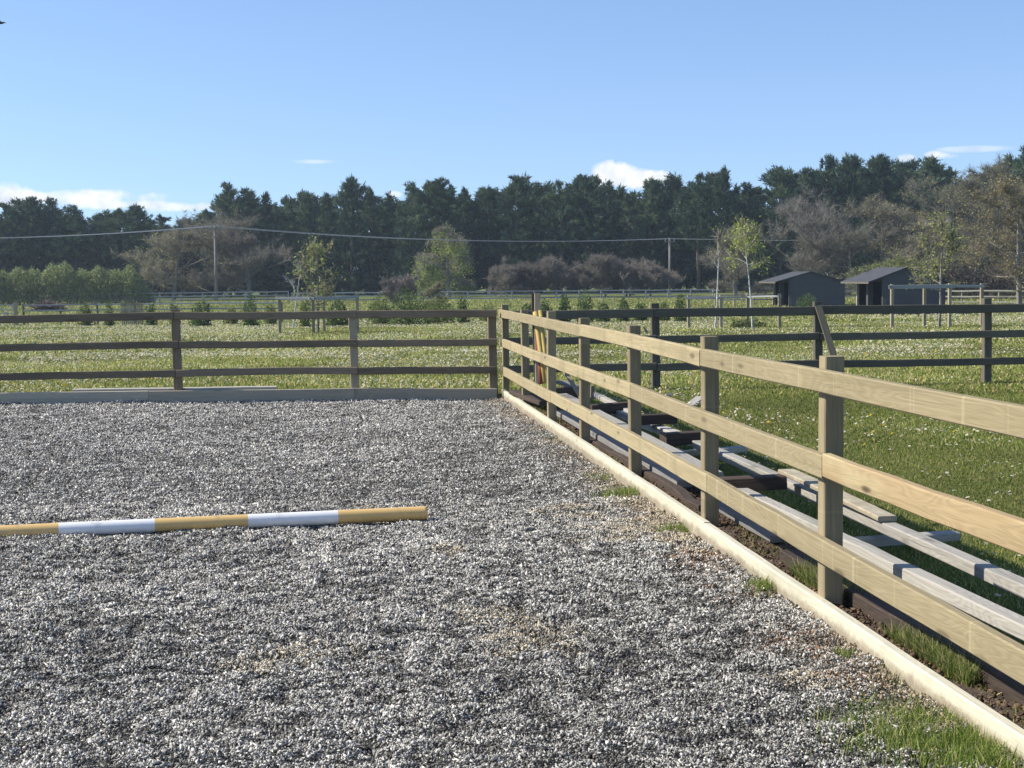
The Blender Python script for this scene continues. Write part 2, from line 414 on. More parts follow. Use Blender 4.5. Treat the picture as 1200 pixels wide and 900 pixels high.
OCT_V = np.array([[1, 0, 0], [-.5, .87, 0], [-.5, -.87, 0], [0, 0, 1], [0, 0, -1]], float)
OCT_F = np.array([[0, 1, 3], [1, 2, 3], [2, 0, 3], [1, 0, 4], [2, 1, 4], [0, 2, 4]])
def chips(P, size, flat, col, r, tilt=.6):
    """irregular broken pieces at points P"""
    n = len(P)
    V = np.repeat(OCT_V[None], n, 0) * (.65 + .6 * r.random((n, 5, 1)))
    V += r.normal(0, .27, V.shape)
    V *= np.stack([1.0 + .9 * r.random(n) ** 2, .5 + .4 * r.random(n), flat * (.6 + .8 * r.random(n))], -1)[:, None, :] * size[:, None, None]
    a = r.random(n) * 2 * math.pi; tx = r.normal(0, tilt, n); ty = r.normal(0, tilt, n)
    c, s = np.cos(tx), np.sin(tx)
    y, z = V[..., 1].copy(), V[..., 2].copy(); V[..., 1] = y * c[:, None] - z * s[:, None]; V[..., 2] = y * s[:, None] + z * c[:, None]
    c, s = np.cos(ty), np.sin(ty)
    x, z = V[..., 0].copy(), V[..., 2].copy(); V[..., 0] = x * c[:, None] + z * s[:, None]; V[..., 2] = -x * s[:, None] + z * c[:, None]
    c, s = np.cos(a), np.sin(a)
    x, y = V[..., 0].copy(), V[..., 1].copy(); V[..., 0] = x * c[:, None] - y * s[:, None]; V[..., 1] = x * s[:, None] + y * c[:, None]
    V += P[:, None, :]
    F = (OCT_F[None] + (np.arange(n) * 5)[:, None, None]).reshape(-1, 3)
    return V.reshape(-1, 3), F, np.repeat(col, 5, 0)

SAND = [(785, 603, .75), (765, 590, .6), (745, 560, .45), (690, 520, .4), (830, 630, .4), (600, 745, .28), (350, 770, .25), (655, 500, .35), (430, 595, .15), (530, 645, .18), (610, 470, .4), (560, 720, .2), (940, 790, .2), (840, 640, .35)]
RED = [(850, 650, .35), (945, 752, .22), (880, 690, .2), (640, 495, .25), (700, 540, .2), (1010, 790, .15)]
def build_gravel():
    r = rng(11)
    n = 1100000
    s = r.random(n) * 17; t = -r.random(n) * 10.5 - .005
    s = np.concatenate([s, 9 + r.random(520000) * 7.6]); t = np.concatenate([t, -r.random(520000) * 4.6 - .005])
    n = len(s)
    P = CORNER - U1 * s[:, None] + U2 * t[:, None]
    x, y, d = proj_px(P + np.array([0, 0, 0]))
    keep = (d > 4.2) & (x > -160) & (x < 1330) & (y < 985)
    keep &= r.random(n) < np.interp(d, [4, 9, 20], [1, .95, .75])
    P, s, t, d = P[keep], s[keep], t[keep], d[keep]; n = len(P)
    u = r.random(n)
    size = np.where(u < .82, .0045 + .0045 * r.random(n), .008 + .0065 * r.random(n)) * np.interp(d, [5, 12, 20], [.80, 1.05, 1.3])
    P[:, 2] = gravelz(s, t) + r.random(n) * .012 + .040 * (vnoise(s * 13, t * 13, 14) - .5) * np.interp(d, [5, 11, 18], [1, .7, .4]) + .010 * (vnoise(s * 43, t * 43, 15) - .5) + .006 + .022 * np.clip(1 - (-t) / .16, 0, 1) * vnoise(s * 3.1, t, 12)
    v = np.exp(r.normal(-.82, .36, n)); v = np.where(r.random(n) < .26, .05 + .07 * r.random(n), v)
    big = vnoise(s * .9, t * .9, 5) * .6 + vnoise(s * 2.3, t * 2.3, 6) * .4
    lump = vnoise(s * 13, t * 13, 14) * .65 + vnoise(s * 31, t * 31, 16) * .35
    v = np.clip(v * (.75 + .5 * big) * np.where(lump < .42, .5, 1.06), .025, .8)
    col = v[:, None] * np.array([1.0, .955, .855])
    wob = vnoise(s * 6, t * 6, 8)
    for lst, c in ((SAND, (.46, .39, .27)), (RED, (.21, .125, .08))):
        for (px, py, rad) in lst:
            c0 = gp(px, py, -.03)
            dd = np.hypot(P[:, 0] - c0[0], (P[:, 1] - c0[1]) * .8) / rad + (wob - .5) * 1.6
            k = r.random(n) < np.clip(.55 - dd * .55, 0, .4)
            col[k] = np.array(c) * (.6 + .8 * r.random(k.sum()))[:, None]
    # tired edge: sand and earth work up along the new fence
    k = r.random(n) < np.clip(.6 - (-t) * 1.5, 0, .6) * np.clip(vnoise(s * 1.7, t, 9) * 2 - .5, 0, 1)
    col[k] = np.array((.33, .255, .17)) * (.5 + .9 * r.random(k.sum()))[:, None]
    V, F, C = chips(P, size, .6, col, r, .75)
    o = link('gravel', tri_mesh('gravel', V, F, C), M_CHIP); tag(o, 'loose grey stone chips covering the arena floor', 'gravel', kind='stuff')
    # crumbs of soil in the strip beyond the kickboard
    n = 16000
    s = 1 + r.random(n) * 15.3; t = .07 + np.abs(r.normal(0, .28, n))
    P = CORNER - U1 * s[:, None] + U2 * t[:, None]; P[:, 2] = .005 + r.random(n) * .02
    col = np.array((.13, .088, .058)) * (.35 + 1.1 * r.random(n))[:, None]
    V, F, C = chips(P, .005 + .014 * r.random(n) ** 3, .7, col, r, .5)
    o = link('soil_crumbs', tri_mesh('soil_crumbs', V, F, C), M_CLOD); tag(o, 'crumbled brown soil between kickboard and stacked lumber', 'soil', kind='stuff')
build_gravel()

def blades(P, h, w, col, r, lean=.45):
    """one bent blade (two triangles high) per point"""
    n = len(P); a = r.random(n) * 2 * math.pi
    side = np.stack([np.cos(a), np.sin(a), np.zeros(n)], -1)
    b = r.random(n) * 2 * math.pi; l = np.abs(r.normal(0, lean, n))
    top = np.stack([np.cos(b) * l, np.sin(b) * l, np.ones(n)], -1) * h[:, None]
    mid = np.stack([np.cos(b) * l * .3, np.sin(b) * l * .3, np.full(n, .55)], -1) * h[:, None]
    V = np.stack([P - side * w[:, None] / 2, P + side * w[:, None] / 2, P + mid - side * w[:, None] * .38, P + mid + side * w[:, None] * .38, P + top], 1)
    i = (np.arange(n) * 5)[:, None]
    F = np.concatenate([i + np.array([0, 1, 3]), i + np.array([0, 3, 2]), i + np.array([2, 3, 4])])
    return V.reshape(-1, 3), F, np.repeat(col, 5, 0)
GREENS = np.array([(.105, .150, .035), (.145, .185, .045), (.19, .21, .065), (.25, .235, .095), (.075, .110, .024)])
def grass_cols(n, r, dry=.12):
    c = GREENS[r.integers(0, 5, n)] * (.75 + .5 * r.random(n))[:, None]
    k = r.random(n) < dry; c[k] = np.array((.40, .35, .18)) * (.6 + .6 * r.random(k.sum()))[:, None]
    return c
def field_points(n, y0, y1, r, xlim=.42):
    y = np.sqrt(y0 ** 2 + (y1 ** 2 - y0 ** 2) * r.random(n)); x = (r.random(n) * 2 - 1) * (xlim * y + np.interp(y, [4, 40], [1.4, 0]))
    P = np.stack([x, y, fieldz(y)], -1)
    s, t = st_of(P)
    ok = (s < -.15) | (t > .1)
    return P[ok], s[ok], t[ok]
def build_grass():
    r = rng(21); VV, FF, CC = [], [], []; base = 0
    def put(P, h, w, col, lean):
        nonlocal base
        V, F, C = blades(P, h, w, col, r, lean)
        VV.append(V); FF.append(F + base); CC.append(C); base += len(V)
    for n, y0, y1, hm, wm in ((300000, 4.2, 13, .024, .0055), (230000, 13, 21, .028, .009), (170000, 19, 34, .045, .018), (130000, 34, 62, .055, .036), (90000, 62, 140, .09, .08)):
        P, s, t = field_points(n, y0, y1, r)
        pat = vnoise(P[:, 0] * 1.2 + 40, P[:, 1] * 1.2, 31) * .5 + vnoise(P[:, 0] * .35 + 9, P[:, 1] * .35, 32) * .5
        thin = (t > .1) & (t < .75) & (s > .4)                 # sparse on the bare soil
        keep = ~thin | (r.random(len(P)) < np.where(s > 12.2, .75, .3) * (vnoise(s * 2, t * 3, 33) > .42))
        P, pat = P[keep], pat[keep]; k = len(P)
        far = np.clip((P[:, 1] - 12) / 12, 0, 1)
        col = grass_cols(k, r, .10 + .13 * (y1 > 25)) * (.6 + .95 * pat)[:, None] * (1.16 + .2 * far)[:, None] * np.array([1.05, 1.03, .93])
        h = hm * (.45 + .9 * r.random(k)) * (.6 + .8 * pat)
        put(P, h, wm * (.7 + .6 * r.random(k)), col, .75)
    # rank grass at the foot of the kickboard, the lumber and the posts
    n = 17000
    s = 12.3 + r.random(n) * 4; t = .12 + np.abs(r.normal(0, .13, n))
    P = CORNER - U1 * s[:, None] + U2 * t[:, None]; P[:, 2] = .0
    P = P[vnoise(s * 1.9, t * 3, 35) > .40]
    put(P, .05 + .075 * r.random(len(P)), .004 + .003 * r.random(len(P)), grass_cols(len(P), r, .15) * 1.2, .6)
    o = link('grass', tri_mesh('grass', np.concatenate(VV), np.concatenate(FF), np.concatenate(CC)), M_GRASS)
    tag(o, 'short meadow grass covering the paddock', 'grass', kind='stuff')
    # tufts that came up through the gravel
    VV, FF, CC = [], [], []; base = 0
    for (px, py, rx, ry, n, h) in ((738, 581, .18, .13, 900, .075), (802, 622, .20, .09, 600, .06), (900, 693, .10, .10, 500, .075), (1110, 862, .30, .34, 3600, .06), (1165, 893, .16, .2, 1200, .07), (1045, 870, .22, .25, 600, .03), (715, 560, .22, .16, 500, .04), (657, 512, .14, .3, 260, .045), (1068, 800, .10, .10, 300, .05), (985, 768, .05, .05, 60, .04)):
        c = gp(px, py, -.05)
        q = r.normal(0, .55, (n, 2))
        P = c + U2 * (q[:, :1] * rx) - U1 * (q[:, 1:] * ry)
        s, t = st_of(P); ok = (t < -.006); P = P[ok]; s = s[ok]; t = t[ok]; P[:, 2] = gravelz(s, t)
        k = len(P)
        put(P, h * (.4 + .9 * r.random(k)), .0035 + .0025 * r.random(k), grass_cols(k, r, .12) * np.array([1.45, 1.55, 1.3]), .6)
    o = link('weeds', tri_mesh('weeds', np.concatenate(VV), np.concatenate(FF), np.concatenate(CC)), M_GRASS)
    tag(o, 'grass tufts sprouting from the gravel along the pale kickboard', 'weeds', kind='stuff')
build_grass()

def build_daisies():
    r = rng(41)
    def head(rad, yellow):
        V, F, C = [], [], []
        n = 9
        V.append((0, 0, rad * .15)); C.append((.55, .40, .05) if not yellow else (.62, .45, .03))
        pc = (.80, .80, .78) if not yellow else (.65, .48, .04)
        for k in range(n):
            a = 2 * math.pi * k / n
            for q, rr in ((-.28, .98), (.28, .98)):
                V.append((math.cos(a + q) * rad * rr, math.sin(a + q) * rad * rr, rad * .2)); C.append(pc)
        for k in range(n): F.append((0, 1 + 2 * k, 2 + 2 * k))
        return np.array(V), np.array(F), np.array(C)
    def scatter(n, y0, y1, thr):
        P, s, t = field_points(n, y0, y1, r)
        far = np.clip((P[:, 1] - 14) / 20, 0, 1); d1 = vnoise(P[:, 0] * .55 + 3, P[:, 1] * .55, 51); d2 = vnoise(P[:, 0] * 1.6, P[:, 1] * 1.6, 52); d3 = vnoise(P[:, 0] * .2, P[:, 1] * .11, 53)
        d = d1 * (.5 - .1 * far) + d2 * (.3 - .15 * far) + d3 * (.2 + .25 * far)
        ok = (d > thr + .16 * (r.random(len(P)) - .5)) & ((t > 1.0) | (s < -.2) | ((t > .85) & (r.random(len(P)) < .6)))
        return P[ok]
    near = scatter(5200, 5.0, 17.5, .52)
    x, y, d = proj_px(near); vis = (x > 560) & (x < 1215) & (y < 905)
    near = near[vis]; near = near[np.argsort(near[:, 1])]
    h, f, c = head(.0105, False)
    stem = MB(); stem.tube([(0, 0, -.045), (0, 0, 0)], .0012, 4)
    proto = None
    for i in range(min(300, len(near))):
        p = near[i]
        if proto is None:
            V = np.concatenate([h, np.array(stem.v)])
            me = bpy.data.meshes.new('daisy'); me.from_pydata(V.tolist(), [], [tuple(q) for q in f.tolist()] + [tuple(j + len(h) for j in q) for q in stem.f])
            a = me.color_attributes.new('tint', 'FLOAT_COLOR', 'POINT')
            for j in range(len(V)): a.data[j].color = (*c[j], 1) if j < len(h) else (.08, .12, .03, 1)
            o = proto = link('daisy', me, M_PETAL)
        else:
            o = proto.copy(); COL.objects.link(o)
        o.location = (p[0], p[1], p[2] + .04 + .02 * r.random())
        o.rotation_euler = (r.normal(0, .35), r.normal(0, .35), r.random() * 6); k = .8 + .6 * r.random(); o.scale = (k, k, 1)
        tag(o, 'small white daisy open in the near grass beyond the new fence', 'daisy', 'daisies in the grass close to the new fence')
    def mass(pts, rad, yellow, name, label, cat, lift):
        n = len(pts); hv, hf, hc = head(1.0, yellow); m = len(hv)
        k = rad * (.7 + .6 * r.random(n))
        V = hv[None] * k[:, None, None]
        tx, ty = r.normal(0, .45, n), r.normal(0, .45, n)
        V[..., 2] += V[..., 0] * tx[:, None] + V[..., 1] * ty[:, None]
        V = V + pts[:, None, :]; V[..., 2] += (lift * (.7 + .6 * r.random(n)))[:, None]
        F = (hf[None] + (np.arange(n) * m)[:, None, None]).reshape(-1, 3)
        return V.reshape(-1, 3), F, np.tile(hc, (n, 1))
    def join(sets, name, label, cat):
        VV, FF, CC, b = [], [], [], 0
        for V, F, C in sets: VV.append(V); FF.append(F + b); CC.append(C); b += len(V)
        o = link(name, tri_mesh(name, np.concatenate(VV), np.concatenate(FF), np.concatenate(CC)), M_PETAL); tag(o, label, cat, kind='stuff')
    join([mass(near[300:], .0105, False, 0, 0, 0, .045), mass(scatter(34000, 17.5, 34, .50), .0105, False, 0, 0, 0, .05),
          mass(scatter(70000, 30, 75, .47), .0145, False, 0, 0, 0, .06), mass(scatter(9000, 75, 105, .42), .03, False, 0, 0, 0, .08)],
         'daisies', 'drifts of white daisies across the farther paddock', 'daisies')
    P = [mass(scatter(900, 5, 18, .56), .012, True, 0, 0, 0, .045), mass(scatter(5200, 18, 40, .53), .014, True, 0, 0, 0, .05), mass(scatter(5000, 40, 90, .5), .02, True, 0, 0, 0, .06)]
    join(P, 'buttercups', 'yellow flowers dotted among the paddock daisies', 'buttercups')
build_daisies()

# ------------------------------------------------------------------ timber
BR = random.Random(5)
def beam(name, parent, p0, p1, w, h, mat, bend=.004, up=(0, 0, 1), ch=.006, taper=None, jit=.0022, roll=0.0):
    """a sawn board from p0 to p1 (centre line): w across, h deep; its own mesh with local X along the grain"""
    p0 = Vector([float(c) for c in p0]); p1 = Vector([float(c) for c in p1])
    X = (p1 - p0); Ln = X.length; X.normalize()
    upv = Vector(up)
    if abs(X.dot(upv)) > .95: upv = Vector((float(U1[0]), float(U1[1]), 0))
    Y = upv.cross(X).normalized(); Z = X.cross(Y)
    if roll:
        q = Matrix.Rotation(roll, 3, X); Y = q @ Y; Z = q @ Z
    n = max(2, int(Ln / .35) + 1); ch = min(ch, w * .2, h * .2)
    b1, b2, ph = BR.uniform(-bend, bend), BR.uniform(-bend, bend), BR.uniform(0, 6)
    vs = []
    for i in range(n):
        f = i / (n - 1); k = 1.0
        if taper: k = taper[0] + (taper[1] - taper[0]) * f
        oy = b1 * math.sin(math.pi * f) + BR.uniform(-jit, jit); oz = b2 * math.sin(math.pi * f + .3 * math.sin(ph)) + BR.uniform(-jit, jit)
        a, b = w / 2 * k, h / 2 * k
        for (y, z) in ((-a + ch, -b), (a - ch, -b), (a, -b + ch), (a, b - ch), (a - ch, b), (-a + ch, b), (-a, b - ch), (-a, -b + ch)):
            vs.append((f * Ln, y + oy, z + oz))
    fs = [(i * 8 + k, (i + 1) * 8 + k, (i + 1) * 8 + (k + 1) % 8, i * 8 + (k + 1) % 8) for i in range(n - 1) for k in range(8)]
    fs = [f[::-1] for f in fs] + [tuple(range(8)), tuple(range((n - 1) * 8 + 7, (n - 1) * 8 - 1, -1))]
    fs = [f[::-1] for f in fs]
    me = bpy.data.meshes.new(name); me.from_pydata(vs, [], fs); me.update()
    o = link(name, me, mat)
    M = Matrix((X, Y, Z)).transposed().to_4x4(); M.translation = p0
    if parent is not None:
        o.parent = parent
        o.matrix_basis = parent_inv(parent) @ M
    else: o.matrix_basis = M
    return o
def parent_inv(p):
    return (Matrix.Translation(p.location) @ p.rotation_euler.to_matrix().to_4x4()).inverted()

def build_new_fence():
    root = empty('rail_fence', ST(0, .05))
    tag(root, 'new pale timber rail fence with a kickboard, running along the right of the gravel arena', 'fence')
    ps = [-.30, 1.78, 3.98, 6.09, 8.42, 10.72, 13.0, 15.2, 17.4]
    tops = [1.17, 1.145, 1.175, 1.16, 1.165, 1.17, 1.167, 1.17, 1.16]
    for s, zt in zip(ps, tops):
        w = .088 if s < 10 else .092
        lean = BR.uniform(-.006, .006)
        beam('post', root, ST(s, .047 + w / 2 + lean, -.3), ST(s, .047 + w / 2 - lean - .006, zt), w, w, M_POST, bend=.003)
    def rails(z, h, cuts, mats, dz):
        for (a, b), m, (z0, z1) in zip(zip(cuts[:-1], cuts[1:]), mats, dz):
            beam('rail', root, ST(a + .003, .0235, z0 - h / 2), ST(b - .003, .0235, z1 - h / 2), .044, h, m, bend=.012)
    rails(0, .104, [-.30, 6.36, 10.83, 15.3, 18.4], [M_NEW, M_NEW, M_NEW, M_NEW], [(1.108, 1.105), (1.112, 1.096), (1.100, 1.117), (1.117, 1.11)])
    rails(0, .108, [-.22, 8.66, 13.14, 15.55, 18.4], [M_NEW, M_NEW, M_ORANGE, M_NEW], [(.733, .745), (.742, .728), (.738, .748), (.748, .74)])
    rails(0, .112, [-.16, 4.5, 10.98, 18.4], [M_NEW, M_NEW, M_NEW], [(.376, .372), (.376, .368), (.369, .318)])
    mb = MB()
    for sp in ps[1:-1]:
        for zc in (1.055, .69, .32):
            for dz in (-.027, .026):
                q = ST(sp + BR.uniform(-.012, .012), 0, zc + dz); mb.tube([q - U2 * .003, q + U2 * .004], .0048, 6)
    mb.build('nail_heads', M_NAIL, root)
    for (a, b, z0, z1) in ((-.02, 1.2, .075, .075), (1.2, 7.1, .076, .076), (7.1, 10.92, .076, .07), (10.92, 15.6, .066, .055), (15.6, 18.4, .055, .055)):
        beam('kickboard', root, ST(a + .003, .0235, z0 - .085), ST(b - .003, .0235, z1 - .085), .046, .17, M_KICK, bend=.006)
build_new_fence()

def build_old_fence():
    root = empty('rail_fence', ST(0, -3, 0))
    tag(root, 'old brown rail fence along the far end of the gravel, left of the corner', 'fence')
    for t, zt, m in ((-8.5, 1.17, M_OLD), (-6.4, 1.17, M_OLD), (-4.14, 1.165, M_OLDPOST), (-1.9, 1.135, M_OLDPOST), (-.10, 1.11, M_OLD)):
        beam('post', root, ST(-.095, t + .012, -.3), ST(-.095, t - .012, zt), .108, .1, m if t != -4.14 else M_OLD, bend=.004)
    for (z, h, j) in ((1.125, .098, 0), (.752, .092, 1), (.392, .092, 2)):
        k = [-8.5, -4.14 + (.03 if j == 1 else -.02), -1.86, -.05]
        zz = [(z - .02, z + .012), (z + .012, z), (z - .004, z - .018)]
        for i in range(3):
            beam('rail', root, ST(-.022, k[i] + .004, zz[i][0] - h / 2), ST(-.022, k[i + 1] - .004, zz[i][1] - h / 2), .038, h, M_OLD, bend=.018)
    for a, b, z0, z1 in ((-8.5, -4.5, .15, .14), (-4.5, -1.9, .138, .125), (-1.9, -.06, .125, .085)):
        o = beam('kickboard', root, ST(-.022, a + .004, z0 - .1), ST(-.022, b - .004, z1 - .1), .04, .2, M_OLDKICK, bend=.008)
    o = beam('loose_board', None, ST(-.22, -5.46, .15), ST(-.2, -2.9, .14), .14, .035, M_GREY); tag(o, 'loose grey board lying in the grass behind the old brown fence', 'board')
    root = empty('rail_fence', ST(0, 3, 0))
    tag(root, 'dark stained paddock fence behind the lumber, right of the corner', 'fence')
    for t, zt, lean in ((2.06, 1.165, .0), (4.27, 1.16, 0), (6.63, 1.175, 0), (8.85, 1.16, 0)):
        beam('post', root, ST(-.12, t + .01, -.3), ST(-.12, t - .006, zt), .108, .1, M_DARK, bend=.003)
    beam('rail', root, ST(-.045, .02, 1.035), ST(-.045, 2.02, 1.04), .04, .116, M_DARK, bend=.006)
    beam('rail', root, ST(-.045, 2.03, 1.04), ST(-.045, 4.28, 1.038), .04, .116, M_DARK, bend=.006)
    beam('rail', root, ST(-.045, 4.29, 1.05), ST(-.045, 9.0, 1.036), .04, .116, M_DARK, bend=.006)
    for z in (.70, .335):
        for a, b in ((.02, 2.06), (2.07, 4.27), (4.28, 9.0)):
            beam('rail', root, ST(-.045, a, z - .01), ST(-.045, b - .004, z), .04, .098, M_DARK, bend=.01)
    o = beam('prop_board', None, ST(.32, 4.5, -.02), ST(.0, 4.24, 1.11), .09, .04, M_DARK, up=(0, -1, 0)); tag(o, 'grey weathered board leaning against the dark fence post', 'board')
build_old_fence()

def pb(name, label, cat, a, b, za, zb, w, h, mat, group=None, **kw):
    """a loose timber whose top centre line runs between two picture points at heights za and zb"""
    p, q = gp(*a, za), gp(*b, zb); p[2] -= h / 2; q[2] -= h / 2
    o = beam(name, None, p, q, w, h, mat, **kw); tag(o, label, cat, group); return o
def build_lumber():
    G = 'old timbers stacked beside the new fence'
    pb('timber_beam', 'near long grey beam lying closest to the bottom rail at the front of the stack', 'beam', (870, 572), (1330, 788), .20, .20, .082, .062, M_GREY, G)
    pb('timber_beam', 'long grey beam lying second from the fence, right of the near post', 'beam', (817, 516), (1330, 737), .20, .20, .082, .062, M_GREY, G)
    pb('timber_beam', 'long pale beam running from the corner heap to the sixth post', 'beam', (655, 459), (838, 553), .20, .20, .12, .07, M_GREY, G)
    pb('timber_beam', 'short grey beam ending at the dark sleeper in mid stack', 'beam', (755, 492), (812, 512), .16, .16, .11, .07, M_GREY, G)
    pb('timber_beam', 'broken grey beam stub behind the fifth post', 'beam', (722, 479), (752, 489), .18, .18, .10, .07, M_GREY, G)
    pb('timber_beam', 'thin grey beam in the heap behind the fourth post', 'beam', (698, 460), (740, 481), .22, .2, .07, .05, M_GREY, G)
    pb('crosspiece', 'pale crosspiece under both grey beams in front', 'crosspiece', (1000, 631), (1120, 622), .10, .10, .09, .05, M_GREY, G)
    pb('crosspiece', 'pale crosspiece at the far end of the second grey beam', 'crosspiece', (838, 526), (872, 522), .12, .12, .09, .05, M_GREY, G)
    pb('crosspiece', 'thin pale batten under the rotten sleeper', 'crosspiece', (872, 573), (908, 566), .17, .17, .05, .03, M_GREY, G)
    pb('sleeper', 'rotten dark sleeper lying across the second grey beam', 'sleeper', (843, 561), (922, 557), .245, .27, .13, .085, M_ROT, G, jit=.006)
    pb('sleeper', 'dark brown sleeper lying across the stack at the sixth post', 'sleeper', (777, 507), (836, 504), .26, .26, .13, .10, M_ROT, G, jit=.006)
    pb('sleeper', 'red brown sleeper lying behind the fifth post', 'sleeper', (742, 487), (790, 484), .26, .26, .12, .09, M_ROT, G, jit=.006)
    pb('sleeper', 'brown sleeper lying behind the fourth post', 'sleeper', (690, 474), (742, 471), .25, .25, .12, .10, M_ROT, G, jit=.006)
    pb('sleeper', 'dark sleeper at the bottom of the corner heap', 'sleeper', (640, 455), (690, 452), .26, .26, .14, .12, M_ROT, G, jit=.006)
    pb('board', 'blue grey board lying low along the back of the bottom rail', 'board', (656, 481), (802, 563), .10, .10, .11, .05, M_BLUEGREY, G)
    pb('board', 'grey brown board lying low past the sixth post', 'board', (842, 587), (912, 628), .07, .07, .10, .04, M_BLUEGREY, G)
    pb('sleeper', 'long dark rotten sleeper on the soil behind the kickboard at the front', 'sleeper', (928, 643), (1330, 868), .09, .085, .14, .085, M_ROT, G, jit=.012)
    pb('sleeper', 'rotten broken sleeper lying on the soil by the fifth and sixth posts', 'sleeper', (694, 512), (826, 592), .06, .06, .08, .07, M_ROT, G, jit=.016)
    pb('board', 'grey board crossing the corner heap', 'board', (657, 446), (676, 452), .24, .24, .12, .04, M_BLUEGREY, G)
    pb('board', 'small dark board in the corner heap', 'board', (604, 457), (640, 470), .14, .14, .16, .05, M_ROT, G)
    pb('offcut', 'small offcut with a pale sawn end on the soil', 'offcut', (919, 650), (930, 656), .06, .04, .06, .045, M_OLDPOST, G)
    pb('offcut', 'pale split offcut in the grass beside the fifth post', 'offcut', (797, 529), (818, 526), .07, .07, .07, .06, M_KICK, G)
    pb('offcut', 'pale broken chunk between the grey beams', 'offcut', (790, 525), (797, 528), .06, .06, .08, .05, M_KICK, G)
    pb('plank', 'freshly sawn pale plank lying on the second grey beam behind the middle rail', 'plank', (921, 549), (1040, 605), .30, .235, .11, .03, M_KICK, G)
    a, b = gp(808, 476, .02), gp(821, 472, .02); b = at(821, 466, b[1] - .1)
    o = beam('offcut', None, a, b, .12, .035, M_GREY); tag(o, 'grey plank end sticking up from the grass beside the sixth post', 'offcut', G)
    a, b = gp(778, 470, .02), gp(786, 471, .02); b = at(784, 462, b[1])
    o = beam('offcut', None, a, b, .08, .03, M_GREY); tag(o, 'small pointed offcut sticking up from the grass behind the middle rail', 'offcut', G)
    # poles leaning in the corner
    def lean(name, label, top, bot, Yt, Yb, w, mat, round_=False):
        p, q = at(*bot, Yb), at(*top, Yt)
        if round_:
            mb = MB(); d = q - p
            mb.tube([p + d * f for f in (0, .33, .66, 1)], w / 2, 10); o = mb.build(name, mat, None, True)
        else: o = beam(name, None, p, q, w, w * .8, mat, up=(0, 1, 0))
        tag(o, label, 'pole', 'poles leaning in the fence corner')
    YEL = plain('faded_yellow_paint', (.42, .31, .09), .7, .3, 5); REDP = plain('faded_red_paint', (.30, .07, .04), .7, .3, 5)
    lean('fence_stake', 'tall brown stake standing highest in the fence corner', (629.5, 344), (631, 450), 17.4, 17.2, .07, M_OLDPOST)
    lean('fence_stake', 'dark stake standing beside the tall brown stake', (625.5, 344), (629, 450), 17.5, 17.3, .06, M_ROT)
    lean('striped_pole', 'yellow pole leaning against the dark stakes', (627, 366), (639, 448), 17.3, 16.9, .055, YEL, True)
    lean('striped_pole', 'slim yellow pole nearest the third post in the corner', (633, 364), (642.5, 446), 17.1, 16.8, .045, YEL, True)
    lean('striped_pole', 'faded red pole leaning among the yellow poles', (629, 374), (634.5, 449), 17.35, 17.0, .05, REDP, True)
    p, q = gp(681, 466, .2), at(661, 434, gp(681, 466, .2)[1] + .5)
    o = beam('batten', None, p, q, .045, .03, M_OLDPOST); tag(o, 'thin grey batten sticking up from the corner heap', 'batten', G)
    p = gp(694, 468, .12); q = at(694.5, 452, p[1])
    o = beam('batten', None, p, q, .05, .04, M_KICK); tag(o, 'short yellowish peg standing behind the fourth post', 'peg', G)
build_lumber()

def build_jump_pole():
    a = np.array(gp(500, 606, .0)); b = np.array(gp(0, 629.5, .0))
    d = (b - a); d /= np.linalg.norm(d)
    lens = [.575, .565, .57, .57, .565, .57, .24]
    z = -.018 + .045
    root = empty('jump_pole', (a[0], a[1], z)); tag(root, 'round show jumping pole with yellow and white bands lying on the gravel', 'pole')
    root.rotation_euler = (0, 0, math.atan2(d[1], d[0]))
    def mp(name, c):
        m, nt, out = newmat(name); L = nt.links
        tc = nd(nt, 'ShaderNodeTexCoord'); n = nd(nt, 'ShaderNodeTexNoise', Scale=9, Detail=7, Roughness=.7); L.new(tc.outputs['Object'], n.inputs['Vector'])
        col = mixc(nt, ramp_f(nt, n.outputs['Fac'], .56, .75), c, tuple(x * .55 + .05 for x in c))
        p = nd(nt, 'ShaderNodeBsdfPrincipled', Roughness=.45); L.new(col, p.inputs['Base Color']); L.new(p.outputs[0], out.inputs[0]); return m
    YE, WH = mp('yellow_pole_paint', (.70, .46, .17)), mp('white_pole_paint', (.80, .79, .765))
    x = 0.0
    for i, l in enumerate(lens):
        n = 28; R = .0445; mb = MB(); x1 = x + l
        prof = [(x, R), (x1, R)] if 0 < i < 6 else ([(x, R - .006), (x + .006, R), (x1, R)] if i == 0 else [(x, R), (x1 - .006, R), (x1, R - .006)])
        m0, m1 = prof[0][0] + .02, prof[-1][0] - .02
        prof = [prof[0]] + ([prof[1]] if i == 0 else []) + [(m0 + (m1 - m0) * k / 6, R) for k in range(7)] + ([prof[-2]] if i == 6 else []) + [prof[-1]]
        mb.tube([(p, 0, 0) for p, _ in prof], [q for _, q in prof], n, False)
        for (p, q), sg in ((prof[0], -1), (prof[-1], 1)):
            ring = [(p, q * math.cos(2 * math.pi * k / n), q * math.sin(2 * math.pi * k / n)) for k in range(n)]
            mb.add(ring, [tuple(range(n))[::sg]])
        o = mb.build('painted_band', YE if i % 2 == 0 else WH, root); o['label'] = 'yellow painted band' if i % 2 == 0 else 'white painted band'
        for pl in o.data.polygons: pl.use_smooth = len(pl.vertices) == 4
        x = x1
build_jump_pole()

